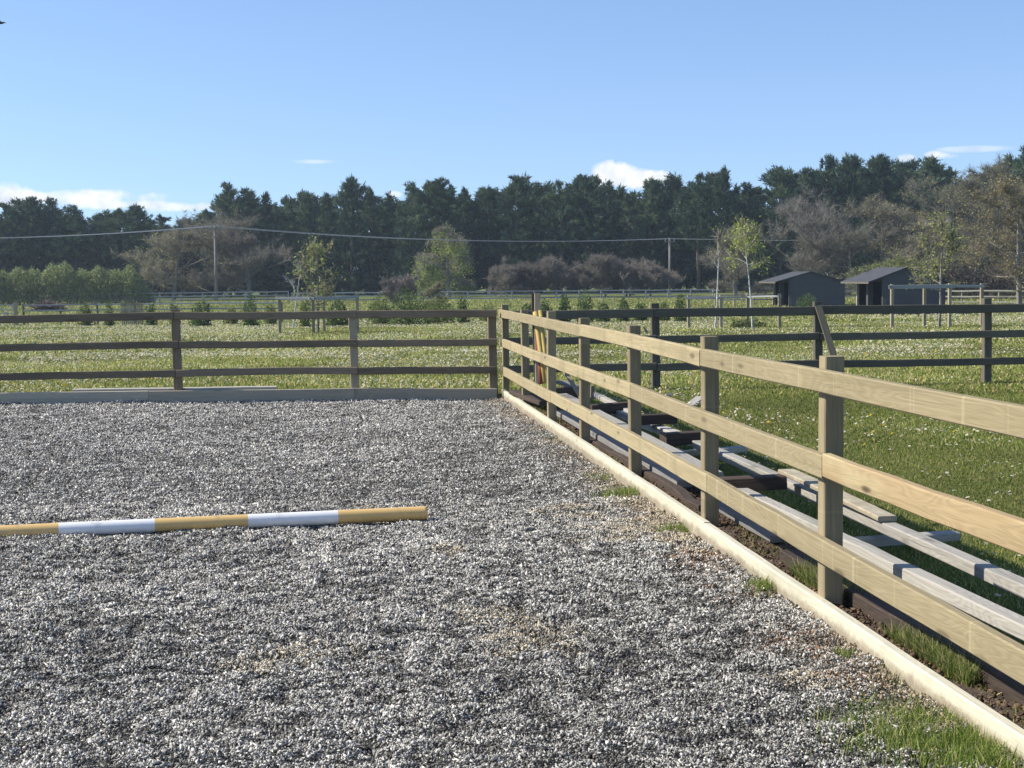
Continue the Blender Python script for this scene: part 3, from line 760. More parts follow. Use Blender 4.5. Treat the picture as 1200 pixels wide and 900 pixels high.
# ------------------------------------------------------------------ trees
def tris(V, C):
    return tri_mesh('crown', V.reshape(-1, 3), np.arange(len(V.reshape(-1, 3))).reshape(-1, 3), C)
def spikes(P, D, ln, w, r):
    """thin pointed triangles from P along D"""
    n = len(P); D = D / np.linalg.norm(D, axis=1, keepdims=True)
    a = np.cross(D, r.normal(0, 1, (n, 3))); a /= np.linalg.norm(a, axis=1, keepdims=True)
    return np.stack([P - a * w[:, None] / 2, P + a * w[:, None] / 2, P + D * ln[:, None]], 1)
def facets(P, size, r, up=.5):
    n = len(P)
    a = r.normal(0, 1, (n, 3)); a /= np.linalg.norm(a, axis=1, keepdims=True)
    b = np.cross(a, r.normal(0, 1, (n, 3)) + np.array([0, 0, up])); b /= np.linalg.norm(b, axis=1, keepdims=True)
    s = size[:, None]
    return np.stack([P - a * s * .5, P + b * s * .45, P + a * s * .5], 1)
def pine_arrays(seed, h, rad, low=.1, dens=1.0, spire=.5, size=1.0):
    r = rng(seed)
    nb = int(105 * dens)
    zf = low + (1 - low) * r.random(nb) ** .85
    prof = np.clip((1.0 - zf) / spire, 0.03, 1) ** (.7 if spire > .55 else .58) * (.72 + .28 * np.clip((zf - low) / .2, 0, 1))
    az = r.random(nb) * 2 * math.pi
    ln = rad * prof * (.5 + .75 * r.random(nb)) + .12
    tufts, outs = [], []
    for i in range(nb):
        k = max(3, int(2 + ln[i] * 2.6))
        f = np.linspace(.35, 1, k) + r.normal(0, .05, k)
        sw = r.normal(0, .15, k) * ln[i] * (1.25 - f)
        d = np.array([math.cos(az[i]), math.sin(az[i])]); q = np.array([-d[1], d[0]])
        x = d[0] * ln[i] * f + q[0] * sw; y = d[1] * ln[i] * f + q[1] * sw
        z = zf[i] * h - .3 + ln[i] * (.30 * f ** 2 - .08) + r.normal(0, .10, k)
        tufts.append(np.stack([x, y, z], -1)); outs.append(np.stack([d[0] * np.ones(k), d[1] * np.ones(k), np.full(k, .9)], -1))
    for q in range(3 if spire > .55 else 1):                                    # leading shoots
        k = 6; o = r.normal(0, .28, 2) * (q > 0); zt = h * (1 - .035 * q)
        tufts.append(np.stack([o[0] + r.normal(0, .05, k), o[1] + r.normal(0, .05, k), zt - np.linspace(.2, 1.5, k)], -1))
        outs.append(np.stack([r.normal(0, .5, k), r.normal(0, .5, k), np.full(k, 1.1)], -1))
    T = np.concatenate(tufts); O = np.concatenate(outs)
    per = 15
    P = np.repeat(T, per, 0) + r.normal(0, .12 * size, (len(T) * per, 3))
    D = np.repeat(O, per, 0) + r.normal(0, .65, (len(T) * per, 3))
    V = spikes(P, D, (.22 + .32 * r.random(len(P))) * size, (.08 + .08 * r.random(len(P))) * size, r)
    hue = r.random(len(T)); br = .55 + 1.1 * r.random(len(T))
    c = np.stack([.050 + .042 * hue, .090 + .030 * hue, .062 - .012 * hue], -1) * br[:, None]
    c = np.repeat(c, per, 0) * (.75 + .5 * r.random(len(P)))[:, None]
    return V, np.repeat(c, 3, 0)
def trunk_mesh(h, r0, seed, n=7, lean=.02):
    r = random.Random(seed); mb = MB(); k = 7
    mb.tube([(r.uniform(-lean, lean) * h * (i / k), r.uniform(-lean, lean) * h * (i / k), h * i / k) for i in range(k + 1)], [r0 * (1.15 - 1.05 * i / k) for i in range(k + 1)], n)
    me = bpy.data.meshes.new('trunk'); me.from_pydata(mb.v, [], mb.f); me.update(); return me

PINES = [  # column, top, depth, label
 (-42, 246, 172, 'b', 'dark pine at the far left edge of the wood'),
 (-14, 250, 170, 'b', 'low dark pine cut by the left edge of the photo'),
 (10, 238, 170, 'b', 'leftmost whole pine of the wood, behind the olive hedge'),
 (40, 231, 171, 'b', 'broad pine beneath the left cloud, tallest of the left wood'),
 (64, 232, 172, 'b', 'broad pine just right of the tallest pine in the left wood'),
 (90, 240, 170, 'b', 'rounded pine in the middle of the left wood'),
 (116, 250, 170, 'c', 'lower pine in the dip of the left wood'),
 (140, 246, 172, 'c', 'pine left of the big bare round tree'),
 (164, 241, 171, 'b', 'pine rising over the left shoulder of the big bare tree'),
 (190, 252, 176, 'c', 'low pine hidden behind the big bare round tree'),
 (218, 256, 178, 'c', 'low pine behind the top of the big bare round tree'),
 (244, 246, 176, 'c', 'low pine directly behind the left electricity pole'),
 (270, 214, 170, 'b', 'tall pine just right of the left electricity pole, first of the main wood'),
 (292, 221, 171, 'c', 'second tall pine right of the left electricity pole'),
 (313, 226, 172, 'a', 'narrow pine above the right edge of the big bare tree'),
 (336, 231, 171, 'c', 'pine behind the bare crooked sapling'),
 (362, 225, 170, 'a', 'pointed pine directly behind the staked sapling'),
 (386, 227, 172, 'a', 'pine just right of the staked sapling'),
 (413, 209, 169, 'a', 'tall conical pine standing above its neighbours right of the staked sapling'),
 (436, 220, 171, 'a', 'slim pine right of the tall conical pine'),
 (457, 226, 172, 'a', 'lower pine left of the willows'),
 (486, 213, 169, 'b', 'broad pine directly above the small willow'),
 (519, 209, 169, 'b', 'tall pine directly behind the large willow'),
 (546, 221, 172, 'c', 'pine just right of the large willow'),
 (574, 219, 170, 'b', 'pine above the left end of the bare bush row'),
 (606, 206, 169, 'b', 'tall pine above the leaning poles of the fence corner'),
 (634, 215, 171, 'c', 'pine right of the tall pine above the fence corner'),
 (658, 213, 168, 'd', 'pine above the middle of the bare bush row'),
 (686, 205, 169, 'b', 'broad pine just left of the white cumulus cloud'),
 (712, 212, 171, 'b', 'pine partly below the white cumulus cloud'),
 (738, 228, 173, 'c', 'low pine in the gap under the white cumulus cloud'),
 (764, 209, 170, 'b', 'broad pine just right of the white cumulus cloud'),
 (790, 204, 171, 'b', 'pine directly above the right electricity pole'),
 (818, 205, 167, 'd', 'pine with a bare lower trunk right of the right electricity pole'),
 (848, 195, 171, 'a', 'pointed pine towering left of the right hand bare trees'),
 (876, 214, 172, 'b', 'lower pine above the leafing birch sapling'),
 (914, 196, 171, 'b', 'rounded pine above the left field shelter'),
 (944, 197, 173, 'b', 'pine between the two bare trees above the left shelter'),
 (972, 182, 172, 'b', 'tall pine above the gap between the shelters'),
 (1000, 182, 171, 'b', 'tall pine standing over the left eave of the right shelter'),
 (1034, 181, 172, 'a', 'pine with a pointed top above the right shelter'),
 (1060, 190, 173, 'd', 'slim pine left of the small right hand cloud'),
 (1086, 184, 171, 'b', 'broad pine above the yellow leaved sapling'),
 (1112, 196, 173, 'c', 'pine below the small right hand cloud'),
 (1140, 204, 174, 'c', 'pine half hidden by the tall bare tree on the right'),
 (1172, 190, 174, 'c', 'pine behind the twiggy top of the right hand bare tree'),
 (1204, 170, 170, 'b', 'pine at the right edge of the photo'),
 (1236, 182, 170, 'b', 'pine beyond the right edge of the photo'),
]
def build_pines():
    kinds = {}
    for k, (spire, low, rad, dens) in {'a': (.80, .04, 2.4, 1.0), 'b': (.52, .06, 2.9, 1.2), 'c': (.5, .05, 2.5, 1.0), 'd': (.4, .42, 2.8, .8)}.items():
        for v in range(3):
            V, C = pine_arrays(100 + ord(k) * 7 + v, 14.0, rad, low, dens, spire)
            kinds[k, v] = (tris(V, C), trunk_mesh(13.6, .2, v))
    r = random.Random(9)
    for i, (px, top, Y, k, label) in enumerate(PINES):
        p = ground_at(px, Y); zt = at(px, top, Y)[2]; h = (zt - p[2]) / 14.0
        root = empty('pine_tree', p, r.uniform(0, 6.28)); w = r.uniform(.82, 1.2)
        root.scale = (w * max(h, .85), w * max(h, .85), h)
        tag(root, label, 'tree', 'pines along the front of the wood')
        cm, tm = kinds[k, r.randrange(3)]
        link('crown', cm, M_PINE, root); link('trunk', tm, M_PINEBARK, root)
    # the deeper wood, one dark mass behind the front row
    VV, CC = [], []
    q = rng(77); base = [pine_arrays(300 + i, 14.0, 3.0, .04, .8, .5, 1.5) for i in range(4)]
    outl = sorted((p[0], p[1]) for p in PINES)
    ox = [o[0] for o in outl]; oy = [o[1] for o in outl]
    for i in range(130):
        px = -450 + 2120 * (i + .6 * q.random()) / 130; Y = 177 + 17 * q.random()
        top = np.interp(px, ox, oy) + q.uniform(-2, 18); p = ground_at(px, Y)
        h = (at(px, top, Y)[2] - p[2]) / 14.0
        V, C = base[i % 4]; a = q.random() * 6.28; c, s = math.cos(a), math.sin(a)
        X = V * np.array([1, 1, h]); X = np.stack([X[..., 0] * c - X[..., 1] * s, X[..., 0] * s + X[..., 1] * c, X[..., 2]], -1) + p
        VV.append(X); CC.append(C)
    o = link('pine_wood', tris(np.concatenate(VV), np.concatenate(CC)), M_PINE)
    tag(o, 'dark mass of pines deeper in the wood behind the front row', 'wood', kind='stuff')
build_pines()

def branch_tree(seed, h, spread, limbs=9, fork0=.12, twig=1.0, twig_col=(.235, .215, .17), leaf=0, leaf_size=.12, leaf_cols=((.16, .15, .05),), droop=.0, up=.5, r0=.16, levels=3, multi=1, leaf_low=0.0):
    if h > 5: r0 = r0 * 1.5
    """a bare or thinly leaved tree: returns (trunk mesh, crown mesh)"""
    R = random.Random(seed); r = rng(seed)
    mb = MB(); tips = []
    def grow(p, d, ln, rad, lev):
        pts = [p]; n = 4 if lev < 2 else 3
        q = p.copy(); dd = d.copy()
        for i in range(n):
            wb = .045 if lev == 0 else .14
            dd = (dd + Vector((R.gauss(0, wb), R.gauss(0, wb), .06 * up - droop * .1 * lev))).normalized()
            q = q + dd * (ln / n); pts.append(q.copy())
        mb.tube(pts, [rad * (1 - .75 * i / n) for i in range(n + 1)], 5 if lev == 0 else 3, False)
        if lev >= 1: tips.extend((pts[i], (pts[i] - pts[i - 1]).normalized(), ln) for i in range(1, n + 1))
        if lev >= levels: return
        kids = limbs if lev == 0 else (5 if lev == 1 else 4)
        for k in range(kids):
            f = (fork0 + (1 - fork0) * (k + R.random()) / kids) if lev == 0 else .25 + .75 * R.random()
            i = min(n - 1, int(f * n)); b = pts[i].lerp(pts[i + 1], f * n - i)
            az = R.random() * 6.283
            out = Vector((math.cos(az), math.sin(az), (up * (.15 + 1.3 * f) if lev == 0 else up) + R.uniform(-.35, .4) - droop * lev * .3)).normalized()
            dn = (dd * .45 + out).normalized() if lev else out
            l2 = (spread * (1.05 - .5 * abs(f - .45)) if lev == 0 else ln * .55) * R.uniform(.7, 1.15)
            if lev == 0: l2 *= min(1, (1.08 - f) / .42) ** .55 + .12
            grow(b, dn, l2, rad * (1 - .7 * f) * .5 + .004, lev + 1)
    for m in range(multi):
        o = Vector((R.gauss(0, .35) if multi > 1 else 0, R.gauss(0, .35) if multi > 1 else 0, 0))
        grow(o, Vector((R.gauss(0, .04 if multi == 1 else .3), R.gauss(0, .04 if multi == 1 else .3), 1)).normalized(), h * (.8 if multi == 1 else .6), r0, 0)
    tp = np.array([t[0] for t in tips]); td = np.array([t[1] for t in tips]); tl = np.array([t[2] for t in tips])
    per = max(1, int(9 * twig)) if h > 5 else max(1, int(6 * twig))
    P = np.repeat(tp, per, 0); D = np.repeat(td, per, 0) * .8 + r.normal(0, .55, (len(P), 3)) + np.array([0, 0, .25 * up - droop * .5])
    ln = (.35 + .75 * r.random(len(P))) * min(1.0, .12 * h + .1)
    V = spikes(P, D, ln, .020 + .024 * r.random(len(P)), r)
    C = np.repeat(np.array(twig_col) * (.55 + .9 * r.random(len(P)))[:, None], 3, 0)
    if leaf:
        k = r.integers(0, len(P), leaf); f = r.random(leaf)
        ok = P[k, 2] > leaf_low * h; k, f = k[ok], f[ok]
        dn = D[k] / np.linalg.norm(D[k], axis=1, keepdims=True)
        LP = P[k] + dn * (ln[k] * f)[:, None] + r.normal(0, .06, (len(k), 3))
        if droop: LP[:, 2] -= droop * r.random(len(k)) * 1.2
        LV = facets(LP, leaf_size * (.6 + .8 * r.random(len(k))), r)
        LC = np.array(leaf_cols)[r.integers(0, len(leaf_cols), len(k))] * (.6 + .8 * r.random(len(k)))[:, None]
        V = np.concatenate([V, LV]); C = np.concatenate([C, np.repeat(LC, 3, 0)])
    tm = bpy.data.meshes.new('trunk'); tm.from_pydata(mb.v, [], mb.f); tm.update()
    return tm, tris(V, C)
def tree(name, label, px, Y, top, cat='tree', group=None, base=None, **kw):
    bark = kw.pop('bark', M_BARK); rel = kw.pop('rel', .3); sway = kw.pop('sx', 1.0)
    p = ground_at(px, Y); h = at(px, top, Y)[2] - p[2]
    spread = kw.pop('spread', None) or h * rel
    tm, cm = branch_tree(h=h, spread=spread, **kw)
    root = empty(name, p); zmax = max(v.co.z for v in cm.vertices); root.scale = (sway, sway, h / zmax)
    link('trunk', tm, bark, root); link('crown', cm, M_LEAF if kw.get('leaf') else M_TWIG, root)
    tag(root, label, cat, group); return root
OL = ((.34, .33, .12), (.26, .27, .09), (.38, .33, .14)); YG = ((.42, .48, .09), (.34, .41, .08), (.47, .48, .14)); RB = ((.29, .235, .15), (.28, .26, .14), (.32, .26, .15))
def build_trees():
    # left: the big round bare tree, really three stems' crowns
    tree('bare_tree', 'big round bare tree behind the left electricity pole', 252, 152, 237, seed=1, spread=4.9, limbs=15, fork0=.06, twig=1.5, leaf=3000, leaf_size=.2, leaf_cols=RB, up=.55, multi=1)
    tree('bare_tree', 'bare tree on the left flank of the big round bare tree, greening', 203, 150, 256, seed=2, spread=4.0, limbs=13, fork0=.05, twig=1.4, leaf=3600, leaf_size=.2, leaf_cols=OL, up=.5)
    tree('bare_tree', 'bare tree on the right flank of the big round bare tree', 292, 150, 258, seed=3, spread=3.6, limbs=12, fork0=.05, twig=1.4, leaf=2000, leaf_size=.18, leaf_cols=RB, up=.5)
    # bare bushes in a row before the wood
    for i, (px, top, lb) in enumerate(((588, 296, 'leftmost bare brown bush of the row below the wood'), (622, 300, 'second bare bush from the left in the row below the wood'), (655, 293, 'third bare bush of the row, taller than its neighbours'), (700, 292, 'fourth bare bush of the row, widest in the middle'), (735, 300, 'fifth bare bush of the row, with olive buds'), (764, 297, 'rightmost bare bush of the row, beside the right electricity pole'))):
        tree('bare_bush', lb, px, 148, top, cat='bush', group='bare bushes in front of the wood', seed=20 + i, spread=1.9, limbs=11, fork0=.08, twig=1.5, twig_col=(.245, .215, .18), leaf=500, leaf_size=.12, leaf_cols=RB if i != 4 else OL, up=.55, multi=2, r0=.1)
    # right: bare trees behind the shelters
    tree('bare_tree', 'spreading bare tree left of the left shelter, behind the birch saplings', 862, 140, 256, seed=40, spread=3.4, limbs=13, fork0=.06, twig=1.5, leaf=700, leaf_size=.12, leaf_cols=RB, up=.45)
    tree('bare_tree', 'tall grey bare tree directly behind the left shelter', 948, 142, 210, seed=41, spread=5.2, limbs=15, fork0=.08, twig=1.5, twig_col=(.26, .24, .20), leaf=700, leaf_size=.13, leaf_cols=RB, up=.6)
    tree('bare_tree', 'round olive bare tree behind the right shelter ridge', 1034, 144, 212, seed=42, spread=4.4, limbs=15, fork0=.06, twig=1.5, leaf=4500, leaf_size=.19, leaf_cols=OL, up=.6)
    tree('bare_tree', 'tall twiggy tree rising highest on the right', 1142, 138, 174, seed=43, spread=5.2, limbs=16, fork0=.08, twig=1.5, leaf=4500, leaf_size=.19, leaf_cols=OL, up=.7)
    tree('bare_tree', 'russet tree with dark limbs at the right edge', 1195, 108, 190, seed=44, spread=5.2, limbs=14, fork0=.06, twig=1.3, twig_col=(.22, .175, .13), leaf=8000, leaf_size=.16, leaf_cols=OL + ((.46, .37, .13), (.42, .40, .13), (.38, .28, .14)), up=.45)
    tree('bare_tree', 'low bare tree in the gap behind the two shelters', 995, 138, 262, seed=45, spread=3.6, limbs=12, fork0=.05, twig=1.4, leaf=500, leaf_size=.12, leaf_cols=RB, up=.4)
    tree('bare_tree', 'low bare tree filling behind the yellow leaved sapling', 1095, 134, 243, seed=46, spread=4.2, limbs=12, fork0=.05, twig=1.4, leaf=4000, leaf_size=.18, leaf_cols=OL, up=.4)
    tree('leafing_tree', 'low yellow green leafing tree behind the roof of the right shelter', 1050, 122, 287, seed=47, spread=3.6, limbs=11, fork0=.1, twig=1.0, leaf=6500, leaf_size=.17, leaf_cols=YG + OL, up=.3)
    # willows
    tree('willow_tree', 'large drooping yellow green willow against the dark pines', 526, 156, 256, seed=60, spread=2.4, limbs=12, fork0=.2, twig=.8, leaf=9000, leaf_size=.17, leaf_cols=((.32, .40, .10), (.26, .34, .10), (.40, .44, .12)), droop=.9, up=.5)
    tree('willow_tree', 'small bright willow left of the large willow', 503, 150, 297, seed=61, spread=1.6, limbs=10, fork0=.3, twig=.8, leaf=4200, leaf_size=.16, leaf_cols=((.44, .52, .12), (.36, .44, .11)), droop=.9, up=.5)
    tree('bare_bush', 'pale bare bush left of the willows', 470, 110, 318, cat='bush', seed=62, spread=1.0, limbs=9, twig=1.2, twig_col=(.24, .21, .18), multi=2, r0=.05, up=.8)
    tree('young_tree', 'slender young green tree peeping over the fence beside the willows', 507, 100, 328, seed=63, spread=.7, limbs=9, twig=.8, leaf=800, leaf_size=.13, leaf_cols=OL, r0=.04)
    # saplings in the paddock
    tree('sapling', 'leafing sapling inside the first post and rail tree guard', 372, 49.6, 274, seed=70, spread=.66, limbs=22, fork0=.16, twig=.18, twig_col=(.3, .28, .18), levels=2, leaf=700, leaf_size=.10, leaf_cols=((.38, .44, .13), (.30, .37, .11), (.42, .33, .19), (.42, .46, .17)), r0=.045, up=.55)
    tree('sapling', 'crooked bare grey sapling left of the leafing sapling', 343, 60, 296, seed=71, spread=.5, limbs=5, fork0=.55, twig=.3, levels=2, twig_col=(.35, .33, .3), r0=.04, up=.7, bark=M_BIRCH)
    tree('sapling', 'white stemmed birch sapling at the left of the second tree guard', 838, 49.5, 258, seed=72, spread=.3, limbs=5, fork0=.6, twig=.17, twig_col=(.3, .27, .22), levels=2, leaf=70, leaf_size=.06, leaf_cols=YG, r0=.035, up=.9, bark=M_BIRCH)
    tree('sapling', 'yellow green birch sapling at the right of the second tree guard', 882, 50, 243, seed=73, spread=.62, limbs=12, fork0=.58, twig=.3, twig_col=(.3, .28, .18), levels=2, leaf=750, leaf_size=.09, leaf_cols=YG, r0=.035, up=.45, droop=.2, bark=M_BIRCH)
    tree('sapling', 'forked sapling with bright yellow lower leaves inside the third tree guard', 1101, 48.7, 236, seed=74, spread=.8, limbs=9, fork0=.3, twig=.5, levels=2, leaf=900, leaf_size=.08, leaf_cols=YG, r0=.055, up=.6)
build_trees()

def leafy_mass(name, label, cat, p, half, n, size, cols, seed, mat=None, group=None, stems=0, dome=True):
    """a bush or hedge of many leaf facets round its stems"""
    r = rng(seed)
    q = r.normal(0, 1, (n, 3)); q /= np.linalg.norm(q, axis=1, keepdims=True)
    q *= (r.random(n) ** .5)[:, None]; q[:, 2] = np.abs(q[:, 2])
    lobes = r.random((9, 3)) * 2 - 1; lobes[:, 2] = r.random(9)
    d = np.min(np.linalg.norm(q[:, None] - lobes[None], axis=2), axis=1)
    q = q * (1.1 - .35 * d)[:, None]
    P = q * np.array(half)
    P[:, 2] += .02
    V = facets(P, size * (.6 + .8 * r.random(n)), r)
    C = np.array(cols)[r.integers(0, len(cols), n)] * (.6 + .8 * r.random(n))[:, None]
    root = empty(name, p); link('foliage', tris(V, np.repeat(C, 3, 0)), mat or M_LEAF, root)
    mb = MB(); R = random.Random(seed)
    for k in range(max(3, stems)):
        a = R.random() * 6.28; e = R.uniform(.3, .8)
        mb.tube([(0, 0, 0), (math.cos(a) * half[0] * e * .5, math.sin(a) * half[1] * e * .5, half[2] * .45), (math.cos(a) * half[0] * e * .9, math.sin(a) * half[1] * e * .9, half[2] * .85)], [.02, .014, .005], 4)
    mb.build('stems', M_BARK, root); tag(root, label, cat, group); return root
DG = ((.075, .115, .045), (.10, .145, .05), (.13, .18, .06)); MG = ((.14, .18, .06), (.18, .21, .075), (.11, .14, .05))
def build_shrubs():
    G = 'young shrubs planted across the paddock'
    for i, (px, Y, top, wpx, c, lb) in enumerate((
        (100, 74, 353, 20, MG, 'loose pale shrub right of the brown brushwood heap'), (127, 72, 353, 14, MG, 'thin shrub just left of the slatted crate'), (176, 72, 352, 16, DG, 'dark round shrub right of the slatted crate'),
        (204, 74, 353, 14, MG, 'small shrub right behind the first old fence post'), (235, 68, 350, 30, DG, 'wide dark shrub between the old fence post and the electricity pole'), (270, 74, 357, 18, MG, 'low shrub right of the electricity pole'),
        (293, 66, 344, 20, DG, 'upright bush with a pointed top left of the first tree guard'), (316, 72, 354, 16, MG, 'low shrub at the left post of the first tree guard'), (357, 62, 349, 18, MG, 'pale shrub under the leafing sapling'),
        (395, 64, 348, 30, DG, 'dense dark dome shaped shrub inside the first tree guard'), (446, 68, 347, 36, MG, 'shrub right of the first tree guard'), (478, 66, 338, 54, DG, 'largest dark shrub of the paddock, below the willows'), (512, 68, 345, 46, MG, 'yellowish shrub right of the largest dark shrub'),
        (542, 70, 345, 18, DG, 'upright shrub left of the fence corner'), (572, 74, 355, 22, MG, 'low shrub directly behind the fence corner'), (618, 70, 352, 20, DG, 'shrub behind the leaning corner poles'), (638, 68, 350, 22, DG, 'shrub just right of the leaning corner poles'),
        (661, 68, 344, 18, DG, 'small bush with a pointed top right of the corner poles'), (686, 66, 339, 22, DG, 'tallest pointed bush in the row right of the corner'), (707, 70, 352, 18, MG, 'low shrub right of the tallest pointed bush'), (731, 68, 347, 18, DG, 'leafy shrub left of the dark fence post'),
        (750, 70, 352, 20, MG, 'low shrub directly behind the dark fence post'), (778, 70, 352, 16, MG, 'thin grey green shrub right of the dark fence post'), (797, 66, 343, 18, DG, 'rounded bush left of the second tree guard'), (948, 96, 344, 34, DG, 'dark bush in front of the left shelter wall'))):
        p = ground_at(px, Y); h = at(px, top, Y)[2] - p[2]; w = wpx / FPX * Y / 2 * 1.05
        leafy_mass('shrub', lb, 'shrub', p, (w, w, h), int(45 * wpx) + 150, .11, c, 200 + i, group=G)
    # olive hedge, left background
    r = rng(300); n = 15000
    a, b = ground_at(-160, 132), ground_at(178, 136)
    f = r.random(n); top = 3.1 + .22 * np.sin(f * 21) + .2 * np.sin(f * 47 + 1) + .2 * np.sin(f * 110); top = top * np.clip((1.03 - f) * 9, .3, 1)
    hz = r.random(n) ** .7
    P = a + (b - a) * f[:, None]; dep = 1.5 * np.sqrt(np.clip(1 - hz ** 4, 0, 1))
    P[:, 1] += (r.random(n) * 2 - 1) * dep; P[:, 2] = a[2] + hz * top + r.normal(0, .12, n)
    D = np.stack([r.normal(0, .8, n), r.normal(0, .8, n), np.ones(n)], -1)
    V = spikes(P - np.array([0, 0, .25]), D, .3 + .4 * r.random(n), .03 + .05 * r.random(n), r)
    cols = np.array(((.36, .37, .18), (.30, .32, .15), (.42, .40, .2), (.31, .28, .21)))[r.integers(0, 4, n)] * (.6 + .8 * r.random(n))[:, None]
    LV = facets(P, .24 * (.6 + .8 * r.random(n)), r); lc = np.array(((.40, .43, .17), (.33, .37, .14)))[r.integers(0, 2, n)] * (.6 + .8 * r.random(n))[:, None]
    V = np.concatenate([V, LV]) - a; C = np.concatenate([np.repeat(cols, 3, 0), np.repeat(lc, 3, 0)])
    root = empty('hedge', a); link('foliage', tris(V, C), M_LEAF, root)
    mb = MB(); R = random.Random(4)
    for k in range(40):
        q = (b - a) * R.random(); mb.tube([(q[0], q[1], -.1), (q[0] + R.gauss(0, .3), q[1] + R.gauss(0, .3), 2.2)], [.05, .015], 4)
    mb.build('stems', M_BARK, root); tag(root, 'tall olive green hedge in front of the left wood', 'hedge')
    # dark bramble hedge, right background
    n = 9000; a, b = ground_at(1085, 125), ground_at(1330, 118); f = r.random(n); hz = r.random(n)
    top = 2.6 + .5 * np.sin(f * 17) + .3 * np.sin(f * 41 + 1)
    P = a + (b - a) * f[:, None]; P[:, 1] += r.normal(0, .8, n); P[:, 2] = a[2] + hz * top
    V = spikes(P, r.normal(0, 1, (n, 3)) + np.array([0, 0, .3]), .4 + .6 * r.random(n), .03 + .04 * r.random(n), r) - a
    C = np.array(((.085, .065, .055), (.12, .095, .08), (.07, .065, .04)))[r.integers(0, 3, n)] * (.6 + .9 * r.random(n))[:, None]
    root = empty('hedge', a); link('foliage', tris(V, np.repeat(C, 3, 0)), M_TWIG, root)
    mb = MB()
    for k in range(40):
        q = (b - a) * R.random(); mb.tube([(q[0], q[1], -.1), (q[0] + R.gauss(0, .5), q[1] + R.gauss(0, .4), 1.6), (q[0] + R.gauss(0, 1), q[1], 2.3)], [.04, .02, .008], 4)
    mb.build('stems', M_BARK, root); tag(root, 'dark brown bramble hedge behind the right hand white fence', 'hedge')
build_shrubs()

# ------------------------------------------------------------------ far fences, guards, shelters, poles
def far_fence(label, pts, spacing, rails, post_h, mat, mat_post, rail_h=.09, pw=.1):
    P = [np.array(p, float) for p in pts]; root = empty('paddock_fence', P[0]); tag(root, label, 'fence')
    L = np.linalg.norm(P[1] - P[0]); n = max(1, int(round(L / spacing))); d = (P[1] - P[0]) / L
    pos = [P[0] + d * L * i / n for i in range(n + 1)]
    for p in pos: p[2] = float(fieldz(p[1])) + BR.uniform(-.015, .015)
    for p in pos: beam('post', root, p - np.array([0, 0, .2]), p + np.array([BR.uniform(-.02, .02), 0, post_h]), pw, pw, mat_post, bend=.003)
    side = np.array([d[1], -d[0], 0]) * (pw / 2 + .022)
    for z in rails:
        for i in range(0, n, 2):
            a, b = pos[i], pos[min(i + 2, n)]
            beam('rail', root, a + side + np.array([0, 0, z]), b + side + np.array([0, 0, z]) - d * .01, .04, rail_h, mat, bend=.02, jit=.004)
    return root
far_fence('long silvery three rail fence in front of the olive hedge on the left', [ground_at(-40, 135), ground_at(338, 135)], 1.85, (.30, .58, .88), .95, M_PALEGREY, M_PALEGREY)
far_fence('long silvery three rail fence below the willows and bare bush row', [ground_at(342, 133), ground_at(836, 131)], 1.95, (.2, .5, .78), .84, M_PALEGREY, M_PALEGREY)
far_fence('dark paddock fence with low rails behind the young shrubs', [ground_at(27, 80), ground_at(330, 80)], 2.0, (.42, .80, 1.08), 1.14, M_PALEGREY, M_OLD, .07)
far_fence('whitish rail fence at the far right in front of the bramble hedge', [ground_at(1106, 112), ground_at(1260, 108)], 1.3, (.12, .52, .93), 1.0, M_GREY, M_OLDPOST, .1)
far_fence('low whitish rail fence between the second tree guard and the left shelter', [ground_at(838, 112), ground_at(906, 112)], 1.5, (.45, .8), .9, M_GREY, M_OLDPOST, .09)
far_fence('short whitish rail fence in the gap between the two shelters', [ground_at(984, 118), ground_at(1010, 118)], 1.5, (.45, .8), .9, M_GREY, M_OLDPOST, .09)

def guard(label, posts, rails, Yc):
    root = empty('tree_guard', ground_at(posts[0][0], Yc)); tag(root, label, 'tree guard', 'post and rail guards round the saplings')
    pt = []
    for (px, Y, top) in posts:
        p = ground_at(px, Y); zt = at(px, top, Y)[2]; pt.append((p, zt))
        beam('post', root, p - np.array([0, 0, .2]), np.array([p[0], p[1], zt]), .095, .095, M_OLDPOST, bend=.005)
    for (i, j, h) in rails:
        a, b = pt[i], pt[j]; o = np.array([0, -.07, 0])
        beam('rail', root, np.array([a[0][0] - .12, a[0][1], a[1] - .09]) + o, np.array([b[0][0] + .05, b[0][1], b[1] - .09]) + o, .035, h, M_PALEGREY, bend=.008)
guard('square post and rail guard round the leafing sapling on the left', [(327, 49, 346), (366.5, 48.6, 346.5), (418.5, 49.4, 345), (379, 51.5, 347)], [(0, 1, .085), (1, 2, .085)], 49)
guard('post and rail guard round the two birch saplings', [(807, 50.5, 346), (845, 50.3, 345.5), (876, 52, 345), (913.5, 50.2, 344)], [(0, 1, .085), (1, 2, .06), (2, 3, .06)], 50)
guard('tall post and rail guard in front of the right shelter', [(1045.5, 48, 333), (1083.5, 49.6, 332), (1113, 48.2, 332), (1150.5, 50, 332)], [(0, 2, .12), (2, 3, .09)], 48.5)

